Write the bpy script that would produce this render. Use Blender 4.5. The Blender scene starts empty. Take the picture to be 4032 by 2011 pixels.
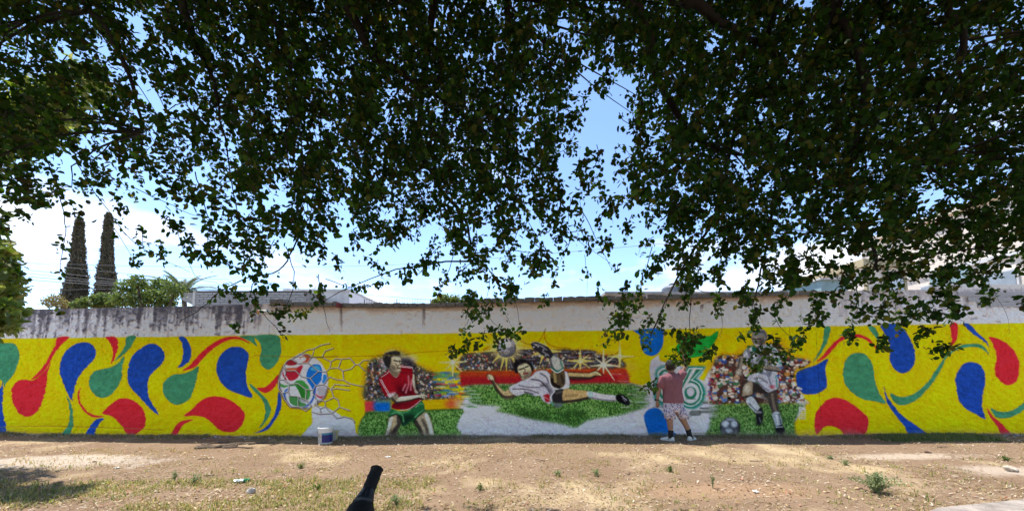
import bpy, bmesh, math, random, time
import numpy as np
from mathutils import Vector, Matrix, Euler
T0 = time.time()
R = math.radians
rnd = random.Random(7)
rng = np.random.default_rng(11)
scene = bpy.context.scene
COL = scene.collection

# ------------------------------------------------------------------ camera
FPX, CX, PPY = 1500.0, 2016.0, 1338.0     # focal length and principal point of the 4032 x 2011 photograph
PITCH, CAMZ = R(4.0), 1.6
cam = bpy.data.cameras.new('camera')
cam.sensor_width = 36.0
cam.lens = 36.0 * FPX / 4032.0
cam.shift_y = (PPY - 1005.5) / 4032.0
cam.clip_start, cam.clip_end = 0.05, 3000.0
cam_o = bpy.data.objects.new('camera', cam)
COL.objects.link(cam_o)
cam_o.location = (0, 0, CAMZ)
cam_o.rotation_euler = (R(90) + PITCH, 0, 0)
scene.camera = cam_o

# ------------------------------------------------------------------ sky, sun, exposure
SUN_TO = Vector((-0.30, 0.25, 1.0)).normalized()         # high, behind the wall, a little to the left
SUN_EL = math.asin(SUN_TO.z)
SUN_AZ = math.atan2(SUN_TO.x, SUN_TO.y)
SKY_STRENGTH, SUN_STRENGTH = 0.15, 3.0
scene.view_settings.view_transform = 'Standard'
scene.view_settings.look = 'None'
scene.view_settings.gamma = 1.0
scene.view_settings.use_curve_mapping = False
scene.view_settings.exposure = 1.28
scene.cycles.max_bounces = 8
scene.cycles.diffuse_bounces = 4
scene.cycles.transmission_bounces = 6
scene.cycles.transparent_max_bounces = 6
scene.cycles.use_denoising = True

world = bpy.data.worlds.new('World')
scene.world = world
world.use_nodes = True
nt = world.node_tree
nt.nodes.clear()
def wn(t, **kw):
    n = nt.nodes.new(t)
    for k, v in kw.items():
        setattr(n, k, v)
    return n
w_out = wn('ShaderNodeOutputWorld')
w_bg = wn('ShaderNodeBackground')
w_bg.inputs['Strength'].default_value = SKY_STRENGTH
w_sky = wn('ShaderNodeTexSky', sky_type='NISHITA')
w_sky.sun_disc = False
w_sky.sun_elevation = SUN_EL
w_sky.sun_rotation = SUN_AZ
w_sky.altitude = 1500.0
w_sky.air_density = 0.9
w_sky.dust_density = 0.1
w_sky.ozone_density = 2.6
# clouds: broken cumulus over the whole dome, drawn on a flat layer overhead
w_tc = wn('ShaderNodeTexCoord')
w_sep = wn('ShaderNodeSeparateXYZ')
nt.links.new(w_tc.outputs['Generated'], w_sep.inputs[0])
w_z = wn('ShaderNodeMath', operation='ADD'); w_z.inputs[1].default_value = 0.16
nt.links.new(w_sep.outputs['Z'], w_z.inputs[0])
w_zm = wn('ShaderNodeMath', operation='MAXIMUM'); w_zm.inputs[1].default_value = 0.05
nt.links.new(w_z.outputs[0], w_zm.inputs[0])
w_dx = wn('ShaderNodeMath', operation='DIVIDE'); w_dy = wn('ShaderNodeMath', operation='DIVIDE')
nt.links.new(w_sep.outputs['X'], w_dx.inputs[0]); nt.links.new(w_zm.outputs[0], w_dx.inputs[1])
nt.links.new(w_sep.outputs['Y'], w_dy.inputs[0]); nt.links.new(w_zm.outputs[0], w_dy.inputs[1])
w_comb = wn('ShaderNodeCombineXYZ')
nt.links.new(w_dx.outputs[0], w_comb.inputs[0]); nt.links.new(w_dy.outputs[0], w_comb.inputs[1])
w_comb.inputs[2].default_value = 7.3
w_noise = wn('ShaderNodeTexNoise'); w_noise.inputs['Scale'].default_value = 0.85
w_noise.inputs['Detail'].default_value = 9.0; w_noise.inputs['Roughness'].default_value = 0.58
nt.links.new(w_comb.outputs[0], w_noise.inputs['Vector'])
w_ramp = wn('ShaderNodeValToRGB')
w_ramp.color_ramp.elements[0].position = 0.515; w_ramp.color_ramp.elements[0].color = (0, 0, 0, 1)
w_ramp.color_ramp.elements[1].position = 0.66; w_ramp.color_ramp.elements[1].color = (1, 1, 1, 1)
nt.links.new(w_noise.outputs['Fac'], w_ramp.inputs[0])
w_fac = wn('ShaderNodeMath', operation='MULTIPLY'); w_fac.inputs[1].default_value = 0.85
nt.links.new(w_ramp.outputs[0], w_fac.inputs[0])
w_mix = wn('ShaderNodeMix', data_type='RGBA')
nt.links.new(w_fac.outputs[0], w_mix.inputs['Factor'])
nt.links.new(w_sky.outputs[0], w_mix.inputs[6])
w_mix.inputs[7].default_value = (4.6, 4.6, 4.65, 1)
nt.links.new(w_mix.outputs[2], w_bg.inputs['Color'])
nt.links.new(w_bg.outputs[0], w_out.inputs[0])

sun = bpy.data.lights.new('sun', 'SUN')
sun.energy = SUN_STRENGTH
sun.angle = R(0.53)
sun.color = (1.0, 0.955, 0.88)
sun_o = bpy.data.objects.new('sun', sun)
COL.objects.link(sun_o)
sun_o.location = (0, 0, 30)
sun_o.rotation_euler = (-SUN_TO).to_track_quat('-Z', 'Y').to_euler()

# ------------------------------------------------------------------ helpers
cp, sp_ = math.cos(PITCH), math.sin(PITCH)
def ray(px, py):
    x, y, z = (px - CX) / FPX, 1.0, -(py - PPY) / FPX
    return Vector((x, y * cp - z * sp_, y * sp_ + z * cp))
def at(px, py, dist):
    """the point at depth dist (metres along +Y) seen at that place of the photograph"""
    d = ray(px, py)
    return Vector((0, 0, CAMZ)) + d * (dist / d.y)
WD, WT = 8.3, 0.05                        # the wall's front plane: y = WD - WT * x
WANG = math.atan(-WT)
WCOS = math.cos(WANG)
def wall_sz(px, py):
    """photograph -> metres along the wall (s) and height (z)"""
    px = np.asarray(px, float); py = np.asarray(py, float)
    x = (px - CX) / FPX; zz = -(py - PPY) / FPX
    dy = cp - zz * sp_; dz = sp_ + zz * cp
    k = WD / (dy + WT * x)
    return x * k / WCOS, CAMZ + dz * k
def wall_xyz(s, z, out=0.0):
    """metres along the wall, height, metres out of its front face -> world"""
    x = s * WCOS; y = WD - WT * x
    nx, ny = -WT * WCOS, -WCOS
    return np.stack([x + nx * out, y + ny * out, z + 0 * s], -1)

def s2l(c):
    c = np.asarray(c, float) / 255.0
    return np.where(c <= 0.04045, c / 12.92, ((c + 0.055) / 1.055) ** 2.4)

MATS = {}
def mat(name, col=(0.5, 0.5, 0.5), rough=0.7, noise=0.0, nscale=20.0, bump=0.0, bscale=60.0, attr=None,
        transl=0.0, spec=0.3, metal=0.0, col2=None, stretch=None):
    """procedural principled material; col in linear base colour"""
    if name in MATS:
        return MATS[name]
    m = bpy.data.materials.new(name); m.use_nodes = True
    t = m.node_tree; N = t.nodes; L = t.links
    b = N['Principled BSDF']; out = N['Material Output']
    b.inputs['Roughness'].default_value = rough
    b.inputs['Metallic'].default_value = metal
    b.inputs['Specular IOR Level'].default_value = spec
    b.inputs['Base Color'].default_value = (*col, 1)
    src = None
    if attr:
        a = N.new('ShaderNodeAttribute'); a.attribute_name = attr
        src = a.outputs['Color']
    tc = N.new('ShaderNodeTexCoord')
    vec = tc.outputs['Object']
    if stretch:
        mp = N.new('ShaderNodeMapping'); mp.inputs['Scale'].default_value = stretch
        L.new(vec, mp.inputs[0]); vec = mp.outputs[0]
    if noise > 0:
        nz = N.new('ShaderNodeTexNoise'); nz.inputs['Scale'].default_value = nscale
        nz.inputs['Detail'].default_value = 6; nz.inputs['Roughness'].default_value = 0.65
        L.new(vec, nz.inputs['Vector'])
        mr = N.new('ShaderNodeMapRange'); mr.inputs[1].default_value = 0.3; mr.inputs[2].default_value = 0.7
        L.new(nz.outputs['Fac'], mr.inputs[0])
        mx = N.new('ShaderNodeMix'); mx.data_type = 'RGBA'
        if col2 is not None and not attr:
            L.new(mr.outputs[0], mx.inputs[0])
            mx.inputs[6].default_value = (*col, 1); mx.inputs[7].default_value = (*col2, 1)
        else:
            mx.blend_type = 'MULTIPLY'
            mr.inputs[3].default_value = 1 - noise; mr.inputs[4].default_value = 1 + noise * 0.6
            cb = N.new('ShaderNodeCombineXYZ')
            for i in range(3): L.new(mr.outputs[0], cb.inputs[i])
            mx.inputs[0].default_value = 1.0
            if src is not None: L.new(src, mx.inputs[6])
            else: mx.inputs[6].default_value = (*col, 1)
            L.new(cb.outputs[0], mx.inputs[7])
        src = mx.outputs[2]
    if src is not None:
        L.new(src, b.inputs['Base Color'])
    if bump > 0:
        nb = N.new('ShaderNodeTexNoise'); nb.inputs['Scale'].default_value = bscale
        nb.inputs['Detail'].default_value = 5
        L.new(vec, nb.inputs['Vector'])
        bp = N.new('ShaderNodeBump'); bp.inputs['Strength'].default_value = 1.0; bp.inputs['Distance'].default_value = bump
        L.new(nb.outputs['Fac'], bp.inputs['Height']); L.new(bp.outputs[0], b.inputs['Normal'])
    if transl > 0:
        tr = N.new('ShaderNodeBsdfTranslucent')
        ms = N.new('ShaderNodeMixShader'); ms.inputs[0].default_value = transl
        if src is not None:
            hs = N.new('ShaderNodeHueSaturation'); hs.inputs['Value'].default_value = 1.7; hs.inputs['Saturation'].default_value = 1.15
            hs.inputs['Hue'].default_value = 0.485
            L.new(src, hs.inputs['Color']); L.new(hs.outputs[0], tr.inputs[0])
        else:
            tr.inputs[0].default_value = (min(1, col[0] * 1.9), min(1, col[1] * 1.7), col[2] * 1.1, 1)
        L.new(b.outputs[0], ms.inputs[1]); L.new(tr.outputs[0], ms.inputs[2])
        L.new(ms.outputs[0], out.inputs[0])
    MATS[name] = m
    return m

def tag(o, label=None, cat=None, group=None, kind=None):
    if label: o['label'] = label
    if cat: o['category'] = cat
    if group: o['group'] = group
    if kind: o['kind'] = kind
    return o
def empty(name, loc, label=None, cat=None, group=None, rz=0.0):
    o = bpy.data.objects.new(name, None); COL.objects.link(o)
    o.empty_display_size = 0.2
    o.location = loc; o.rotation_euler = (0, 0, rz)
    return tag(o, label, cat, group)
def link(name, me, m=None, parent=None, smooth=False):
    o = bpy.data.objects.new(name, me); COL.objects.link(o)
    if m is not None and len(me.materials) == 0: me.materials.append(m)
    if parent is not None: o.parent = parent
    if smooth and len(me.polygons):
        me.polygons.foreach_set('use_smooth', np.ones(len(me.polygons), bool))
    return o
def np_mesh(name, V, quads=None, tris=None, col=None, attr='col'):
    """fast mesh from numpy arrays, optional per-vertex colour"""
    me = bpy.data.meshes.new(name)
    V = np.asarray(V, np.float32).reshape(-1, 3)
    me.vertices.add(len(V)); me.vertices.foreach_set('co', V.ravel())
    parts = []; sizes = []
    if quads is not None and len(quads): parts.append(np.asarray(quads, np.int32).ravel()); sizes.append(np.full(len(quads), 4, np.int32))
    if tris is not None and len(tris): parts.append(np.asarray(tris, np.int32).ravel()); sizes.append(np.full(len(tris), 3, np.int32))
    li = np.concatenate(parts); ls = np.concatenate(sizes)
    me.loops.add(len(li)); me.loops.foreach_set('vertex_index', li)
    me.polygons.add(len(ls))
    st = np.zeros(len(ls), np.int32); st[1:] = np.cumsum(ls)[:-1]
    me.polygons.foreach_set('loop_start', st)
    try: me.polygons.foreach_set('loop_total', ls)
    except Exception: pass
    if col is not None:
        a = me.attributes.new(attr, 'FLOAT_COLOR', 'POINT')
        c = np.ones((len(V), 4), np.float32); c[:, :3] = col
        a.data.foreach_set('color', c.ravel())
    me.update(); me.validate()
    return me

class MB:
    """collects shapes, then builds one mesh object"""
    def __init__(s): s.v = []; s.f = []
    def add(s, vs, fs):
        o = len(s.v); s.v += [tuple(v) for v in vs]; s.f += [tuple(i + o for i in f) for f in fs]; return s
    def box(s, a, b, M=None):
        x0, y0, z0 = a; x1, y1, z1 = b
        vs = [Vector(p) for p in ((x0,y0,z0),(x1,y0,z0),(x1,y1,z0),(x0,y1,z0),(x0,y0,z1),(x1,y0,z1),(x1,y1,z1),(x0,y1,z1))]
        if M is not None: vs = [M @ v for v in vs]
        return s.add(vs, [(0,3,2,1),(4,5,6,7),(0,1,5,4),(1,2,6,5),(2,3,7,6),(3,0,4,7)])
    def tube(s, pts, rads, n=8, cap=True):
        pts = [Vector(p) for p in pts]
        if not hasattr(rads, '__len__'): rads = [rads] * len(pts)
        rings = []; up = Vector((0.13, 0.37, 0.92))
        for i, p in enumerate(pts):
            d = (pts[min(i + 1, len(pts) - 1)] - pts[max(i - 1, 0)]).normalized()
            a = d.cross(up)
            if a.length < 1e-3: a = d.cross(Vector((1, 0, 0)))
            a.normalize(); b = d.cross(a).normalized()
            rings.append([p + (a * math.cos(2 * math.pi * k / n) + b * math.sin(2 * math.pi * k / n)) * rads[i] for k in range(n)])
        vs = [v for r in rings for v in r]
        fs = [(i * n + k, i * n + (k + 1) % n, (i + 1) * n + (k + 1) % n, (i + 1) * n + k) for i in range(len(pts) - 1) for k in range(n)]
        if cap:
            fs.append(tuple(range(n))[::-1]); fs.append(tuple((len(pts) - 1) * n + k for k in range(n)))
        return s.add(vs, fs)
    def lathe(s, prof, n=24, M=None):
        vs = []; fs = []
        for r, z in prof:
            for k in range(n):
                a = 2 * math.pi * k / n
                v = Vector((r * math.cos(a), r * math.sin(a), z)); vs.append(M @ v if M is not None else v)
        for i in range(len(prof) - 1):
            for k in range(n):
                fs.append((i * n + k, i * n + (k + 1) % n, (i + 1) * n + (k + 1) % n, (i + 1) * n + k))
        fs.append(tuple(range(n))[::-1]); fs.append(tuple((len(prof) - 1) * n + k for k in range(n)))
        return s.add(vs, fs)
    def loft(s, rings, cap=True):
        n = len(rings[0]); vs = [v for r in rings for v in r]
        fs = [(i * n + k, i * n + (k + 1) % n, (i + 1) * n + (k + 1) % n, (i + 1) * n + k) for i in range(len(rings) - 1) for k in range(n)]
        if cap:
            fs.append(tuple(range(n))[::-1]); fs.append(tuple((len(rings) - 1) * n + k for k in range(n)))
        return s.add(vs, fs)
    def mesh(s, name):
        me = bpy.data.meshes.new(name); me.from_pydata([tuple(v) for v in s.v], [], s.f); me.update()
        return me
    def build(s, name, m, parent=None, smooth=False, bevel=0.0):
        o = link(name, s.mesh(name), m, parent, smooth)
        if bevel:
            b = o.modifiers.new('bevel', 'BEVEL'); b.width = bevel; b.segments = 2; b.limit_method = 'ANGLE'
        return o
def rel(parent, p):
    """world point -> the parent's own space (parents here are only moved and turned about Z)"""
    return Matrix.Rotation(-parent.rotation_euler.z, 4, 'Z') @ (Vector(p) - Vector(parent.location))

def vnoise(shape, cell, seed):
    """smooth value noise on an array of that shape, cell = (rows, cols) per lattice step"""
    g = np.random.default_rng(abs(int(seed)))
    h, w = shape; ch, cw = cell
    nh, nw = int(h / ch) + 3, int(w / cw) + 3
    L = g.random((nh, nw)).astype(np.float32)
    y = np.arange(h) / ch; x = np.arange(w) / cw
    yi = y.astype(int); xi = x.astype(int)
    fy = (y - yi)[:, None]; fx = (x - xi)[None, :]
    fy = fy * fy * (3 - 2 * fy); fx = fx * fx * (3 - 2 * fx)
    a = L[yi][:, xi]; b = L[yi][:, xi + 1]; c = L[yi + 1][:, xi]; d = L[yi + 1][:, xi + 1]
    return (a * (1 - fx) + b * fx) * (1 - fy) + (c * (1 - fx) + d * fx) * fy
def lattice_noise(x, y, scale, seed):
    """smooth value noise at scattered points"""
    x = np.asarray(x, float) / scale; y = np.asarray(y, float) / scale
    xi = np.floor(x).astype(np.int64); yi = np.floor(y).astype(np.int64)
    fx = x - xi; fy = y - yi; fx = fx * fx * (3 - 2 * fx); fy = fy * fy * (3 - 2 * fy)
    def hsh(i, j):
        v = (i * 374761393 + j * 668265263 + seed * 974634777) & 0x7fffffff
        v = ((v ^ (v >> 13)) * 1274126177) & 0x7fffffff
        return ((v ^ (v >> 16)) & 0xffff) / 65535.0
    return ((hsh(xi, yi) * (1 - fx) + hsh(xi + 1, yi) * fx) * (1 - fy) + (hsh(xi, yi + 1) * (1 - fx) + hsh(xi + 1, yi + 1) * fx) * fy)

# ground height: level under the camera, rising a little to the foot of the wall
BASE_PX = [(-700,1706),(0,1704),(350,1714),(1000,1719),(1400,1722),(1800,1716),(2300,1714),(2600,1715),(2900,1718),(3500,1713),(4032,1710),(4700,1706)]
_bs, _bz = wall_sz([p[0] for p in BASE_PX], [p[1] for p in BASE_PX])
_bx = np.array(_bs) * WCOS
def ground_z(x, y):
    x = np.asarray(x, float); y = np.asarray(y, float)
    zw = np.interp(x, _bx, _bz)
    t = np.clip((y - 4.0) / (WD - WT * x - 4.0), 0, 1); t = t * t * (3 - 2 * t)
    far = np.clip((y - (WD - WT * x) - 0.3) / 3.0, 0, 1)
    n = (lattice_noise(x, y, 1.1, 3) - 0.5) * 0.035 + (lattice_noise(x, y, 0.35, 5) - 0.5) * 0.014
    return zw * t * (1 - far) + n
def gz(x, y): return float(ground_z(np.array([x]), np.array([y]))[0])
def on_ground(px, py):
    """where the ground is seen at that place of the photograph"""
    d = ray(px, py); o = Vector((0, 0, CAMZ)); t = -CAMZ / d.z
    for _ in range(8):
        p = o + d * t
        t = (gz(p.x, p.y) - CAMZ) / d.z
    return o + d * t
# ================================================================== the wall and its mural paint
S0, S1W, ZB, ZT, RES = -15.4, 13.8, -0.25, 3.45, 0.0062
CW, CH = int((S1W - S0) / RES), int((ZT - ZB) / RES)
K = 0.90                                     # canvas cells per photograph pixel
img = np.zeros((CH, CW, 3), np.float32)
def cv(pts):
    a = np.asarray(pts, float)
    s, z = wall_sz(a[:, 0], a[:, 1])
    return np.stack([(s - S0) / RES, (ZT - z) / RES], 1)
REG = {'A': (0,1200,2.1414), 'B': (600,1200,2.1414), 'C': (1200,1250,2.5692), 'D': (1700,1250,2.5694), 'E': (2450,1250,2.52),
       'F': (2750,1250,2.52), 'G': (3050,1200,2.142), 'H': (3450,1200,2.141), 'S': (0,0,1.0),
       'N': (1080,1330,3.672), 'P': (1440,1360,3.57), 'Q': (2020,1330,4.432), 'M': (2570,1420,5.84)}
def reg(r, pts):
    ox, oy, k = REG[r]
    return [(ox + x / k, oy + y / k) for x, y in pts]
def spline(p, closed=True, n=7):
    p = np.asarray(p, float)
    N = len(p)
    if N < 3: return p
    t = np.linspace(0, 1, n, endpoint=False)[:, None]
    out = []
    for i in range(N if closed else N - 1):
        if closed: a, b, c, d = p[i - 1], p[i], p[(i + 1) % N], p[(i + 2) % N]
        else: a, b, c, d = p[max(i - 1, 0)], p[i], p[i + 1], p[min(i + 2, N - 1)]
        out.append(0.5 * ((2 * b) + (c - a) * t + (2 * a - 5 * b + 4 * c - d) * t ** 2 + (3 * b - a - 3 * c + d) * t ** 3))
    out = np.concatenate(out)
    return out if closed else np.concatenate([out, p[-1:]])
def gblur(m, sig):
    if sig < 0.3: return m
    r = int(sig * 2.6) + 1
    k = np.exp(-0.5 * (np.arange(-r, r + 1) / sig) ** 2); k /= k.sum()
    m = np.apply_along_axis(lambda v: np.convolve(v, k, 'same'), 0, m)
    return np.apply_along_axis(lambda v: np.convolve(v, k, 'same'), 1, m)
def poly_mask(c, pad):
    x0 = max(int(c[:, 0].min()) - pad, 0); x1 = min(int(c[:, 0].max()) + pad + 2, CW)
    y0 = max(int(c[:, 1].min()) - pad, 0); y1 = min(int(c[:, 1].max()) + pad + 2, CH)
    if x1 <= x0 or y1 <= y0: return None, None
    m = np.zeros((y1 - y0, x1 - x0), bool)
    n = len(c)
    ys = np.arange(y0, y1) + 0.5; xs = np.arange(x0, x1) + 0.5
    for i in range(n):
        xa, ya = c[i]; xb, yb = c[(i + 1) % n]
        if ya == yb: continue
        rows = np.nonzero((ys >= min(ya, yb)) & (ys < max(ya, yb)))[0]
        if len(rows) == 0: continue
        xi = xa + (ys[rows] - ya) / (yb - ya) * (xb - xa)
        m[rows] ^= xs[None, :] > xi[:, None]
    return m.astype(np.float32), (slice(y0, y1), slice(x0, x1))
def blend(sl, m, col, alpha=1.0):
    a = (m * alpha)[..., None]
    img[sl] = img[sl] * (1 - a) + np.asarray(col, np.float32) * a
def fill(r, pts, col, soft=0.8, alpha=1.0, smooth=True):
    c = cv(reg(r, pts))
    if smooth: c = spline(c)
    m, sl = poly_mask(c, int(soft * 3) + 2)
    if m is None: return
    blend(sl, gblur(m, soft * K), col, alpha)
def mask_of(r, pts, soft=0.8, smooth=True):
    c = cv(reg(r, pts))
    if smooth: c = spline(c)
    m, sl = poly_mask(c, int(soft * 3) + 2)
    return gblur(m, soft * K), sl
def stroke(r, pts, w, col, soft=1.0, alpha=1.0, smooth=True, taper=False):
    """w, soft in photograph pixels"""
    c = cv(reg(r, pts))
    if smooth and len(c) > 2: c = spline(c, False, 5)
    if r in 'DFP': w *= .62; soft *= .6
    w = w * K * 0.5; soft = max(soft * K, 0.5)
    pad = int(w + soft * 2) + 2
    x0 = max(int(c[:, 0].min()) - pad, 0); x1 = min(int(c[:, 0].max()) + pad + 2, CW)
    y0 = max(int(c[:, 1].min()) - pad, 0); y1 = min(int(c[:, 1].max()) + pad + 2, CH)
    if x1 <= x0 or y1 <= y0: return
    M = np.zeros((y1 - y0, x1 - x0), np.float32)
    n = len(c) - 1
    for i in range(n):
        a, b = c[i], c[i + 1]
        u0 = max(int(min(a[0], b[0])) - pad, x0); u1 = min(int(max(a[0], b[0])) + pad + 2, x1)
        v0 = max(int(min(a[1], b[1])) - pad, y0); v1 = min(int(max(a[1], b[1])) + pad + 2, y1)
        if u1 <= u0 or v1 <= v0: continue
        X = np.arange(u0, u1)[None, :] + 0.5; Y = np.arange(v0, v1)[:, None] + 0.5
        d = b - a; L2 = max(float(d @ d), 1e-6)
        t = np.clip(((X - a[0]) * d[0] + (Y - a[1]) * d[1]) / L2, 0, 1)
        D = np.hypot(X - a[0] - t * d[0], Y - a[1] - t * d[1])
        ww = w
        if taper: ww = w * np.clip(1 - (i + t) / n, 0.08, 1)
        m = np.clip((ww + soft - D) / soft, 0, 1) * (1 if not taper else 1)
        sub = M[v0 - y0:v1 - y0, u0 - x0:u1 - x0]
        np.maximum(sub, m, out=sub)
    blend((slice(y0, y1), slice(x0, x1)), M, col, alpha)
def ell(r, cx, cy, rx, ry, col, soft=0.8, alpha=1.0, rot=0.0):
    a = np.linspace(0, 2 * np.pi, 24, endpoint=False)
    x = rx * np.cos(a); y = ry * np.sin(a)
    fill(r, list(zip(cx + x * math.cos(rot) - y * math.sin(rot), cy + x * math.sin(rot) + y * math.cos(rot))), col, soft, alpha, False)
class clip:
    """paint only inside a polygon"""
    def __init__(s, r, pts, soft=1.0, smooth=True): s.m, s.sl = mask_of(r, pts, soft, smooth)
    def __enter__(s): s.save = img[s.sl].copy(); return s
    def __exit__(s, *a):
        m = s.m[..., None]; img[s.sl] = s.save * (1 - m) + img[s.sl] * m
def grass(r, pts, soft=3.0, seed=1, dark=0.0):
    m, sl = mask_of(r, pts, soft)
    h, w = m.shape
    a = vnoise((h, w), (4.5, 2.6), seed); b = vnoise((h, w), (3.2, 2.2), seed + 9); c = vnoise((h, w), (30, 40), seed + 5)
    t = np.clip((a * 0.6 + b * 0.4 - 0.28) / 0.45, 0, 1) * 0.9 + (c - 0.5) * 0.25
    t = np.clip(t - dark, 0, 1)[..., None]
    lo = np.array((52, 80, 40), np.float32); mi = np.array((90, 132, 64), np.float32); hi = np.array((138, 168, 100), np.float32)
    col = np.where(t < 0.5, lo + (mi - lo) * t * 2, mi + (hi - mi) * (t - 0.5) * 2)
    blend(sl, m, col)
PAL = [(150,40,45),(60,80,140),(190,180,165),(200,160,130),(70,110,80),(30,30,34),(110,60,55),(90,120,170),(170,120,60),(215,205,195),(25,22,24),(160,135,110),(120,110,104),(96,100,90),(180,170,160)]
def crowd(r, pts, n, size, seed, soft=5.0, base=(72,68,64), heads=False):
    g = random.Random(seed)
    c = cv(reg(r, pts))
    ox, oy, k = REG[r]
    xs = [p[0] for p in pts]; ys = [p[1] for p in pts]
    with clip(r, pts, soft):
        fill(r, pts, base, 2)
        for i in range(n):
            x = g.uniform(min(xs), max(xs)); y = g.uniform(min(ys), max(ys)); q = size * g.uniform(0.6, 1.25) * k
            col = g.choice(PAL)
            if heads:
                ell(r, x, y + q * 1.1, q * 1.05, q * 0.8, g.choice(PAL), 0.8)
                ell(r, x, y, q * 0.62, q * 0.8, g.choice([(200,170,140),(185,150,120),(165,125,100),(215,200,185)]), 0.7)
                ell(r, x, y - q * 0.55, q * 0.72, q * 0.38, g.choice([(205,195,180),(70,110,170),(40,36,36),(140,40,45),(60,90,70),(225,220,215)]), 0.7)
                stroke(r, [(x - q * .6, y - q * .2), (x + q * .6, y - q * .2)], 1.6, (60,45,40), 1, 0.6)
            else:
                ell(r, x, y, q * g.uniform(0.5, 0.9), q * g.uniform(0.5, 0.9), col, 0.9, 0.9)
                if g.random() < 0.5: ell(r, x - q * .2, y - q * .25, q * 0.3, q * 0.3, (215,205,190), 0.7, 0.8)
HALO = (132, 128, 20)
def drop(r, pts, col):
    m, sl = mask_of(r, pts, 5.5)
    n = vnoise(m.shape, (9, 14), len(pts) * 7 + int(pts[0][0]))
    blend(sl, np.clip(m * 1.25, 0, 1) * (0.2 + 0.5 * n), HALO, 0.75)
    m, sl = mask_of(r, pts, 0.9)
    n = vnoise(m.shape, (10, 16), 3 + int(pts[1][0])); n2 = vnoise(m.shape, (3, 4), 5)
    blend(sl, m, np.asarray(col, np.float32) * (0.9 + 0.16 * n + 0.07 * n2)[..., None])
YEL, RED, BLU, GRN, SKYB, LEAF = (240,180,0), (196,36,46), (27,66,148), (62,128,92), (14,92,176), (28,142,52)
WHITE = (192,186,196)

# ---- 1 bare plaster of the upper wall
nA = vnoise((CH, CW), (40, 60), 1); nB = vnoise((CH, CW), (9, 12), 2); nC = vnoise((CH, CW), (3.2, 4), 3); nS = vnoise((CH, CW), (110, 15), 4); nS2 = vnoise((CH, CW), (38, 6), 6)
TOP_PX = [(-800,1232),(100,1218),(700,1206),(1064,1196)]
def sec_top(pts): return wall_sz([p[0] for p in pts], [p[1] for p in pts])
SECS = [dict(x0=-1000, x1=1066, top=[(-1000,1230),(100,1218),(700,1206),(1066,1196)]),
        dict(x0=1066, x1=1866, top=[(1066,1207),(1330,1209),(1600,1212),(1866,1209)]),
        dict(x0=1866, x1=3205, top=[(1866,1196),(2600,1182),(3205,1163)]),
        dict(x0=3205, x1=5200, top=[(3205,1146),(3700,1139),(4032,1137),(5200,1122)])]
colS = S0 + (np.arange(CW) + 0.5) * RES
rowZ = ZT - (np.arange(CH) + 0.5) * RES
topz = np.zeros(CW)
for sc_ in SECS:
    ss, zz = sec_top(sc_['top'])
    sc_['s0'] = float(ss[0]); sc_['s1'] = float(ss[-1]); sc_['ss'] = ss; sc_['zz'] = zz
    k = (colS >= ss[0]) & (colS <= ss[-1]) if sc_['x0'] > -1000 else colS <= ss[-1]
    topz[k] = np.interp(colS[k], ss, zz)
topz[topz == 0] = topz[topz > 0][-1]
base = np.array((209, 202, 198), np.float32)
img[:] = base * (0.78 + 0.18 * nA + 0.20 * nB + 0.16 * nC)[..., None]
def pxcol(x): return int((wall_sz([x], [1250])[0][0] - S0) / RES)
warm = np.clip(nA * 1.4 - 0.35, 0, 1)[..., None] * 0.28
img[:] = img * (1 - warm) + np.array((176, 158, 142), np.float32) * warm
# black mould running down from the top, strong on the left third
dep = (topz[None, :] - rowZ[:, None])
left = np.clip((pxcol(1120) - np.arange(CW)) / 160.0, 0.0, 1)[None, :]
right = np.clip((np.arange(CW) - pxcol(3150)) / 200.0, 0.0, 1)[None, :]
run = np.clip((nS * 0.45 + nS2 * 0.30 + nA * .22 + nB * .14 + nC * .10) * 2.0 - 0.72, 0, 1)
st = np.clip(1 - dep / (0.16 + 0.75 * run), 0, 1) ** 0.7 * (0.35 + 0.75 * run)
m = np.clip(st * (.72 + .5 * nC) * (left * 1.0 + right * 0.38 + 0.05), 0, 1)
m = np.clip(m + left * np.clip(nB * 1.6 + nC * .5 - 1.1, 0, 1) * 0.55, 0, 0.9)[..., None]
img[:] = img * (1 - m) + np.array((70, 66, 72), np.float32) * m
cool = (left + right)[..., None] * 0.3
img[:] = img * (1 - cool) + img * np.array((0.98, 1.0, 1.04), np.float32) * cool
# brown damp under the coping, and the drips
mid = (1 - left) * (1 - right)
m = (np.clip(1 - dep / (0.05 + 0.20 * nA), 0, 1) * mid * (0.45 + 0.5 * nB))[..., None]
img[:] = img * (1 - m) + np.array((134, 106, 82), np.float32) * m
for px, y0, y1, w in ((1342,1208,1312,14),(1668,1215,1290,9),(1100,1210,1240,10),(2760,1200,1230,20)):
    for q in range(9):
        x = px + rnd.gauss(0, w * 0.35); l = rnd.uniform(0.4, 1)
        stroke('S', [(x, y0), (x + rnd.gauss(0, 2), y0 + (y1 - y0) * l)], rnd.uniform(1.5, 4), (72, 66, 68), 2.5, rnd.uniform(.12, .35), taper=True)
for q in range(46):                                  # scuffs where plaster has come off, on the right
    x = rnd.uniform(3300, 4200); y = rnd.uniform(1150, 1265)
    stroke('S', [(x, y), (x + rnd.uniform(8, 40), y + rnd.gauss(0, 4))], rnd.uniform(2, 5), (112,108,116), 2, 0.55)

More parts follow.
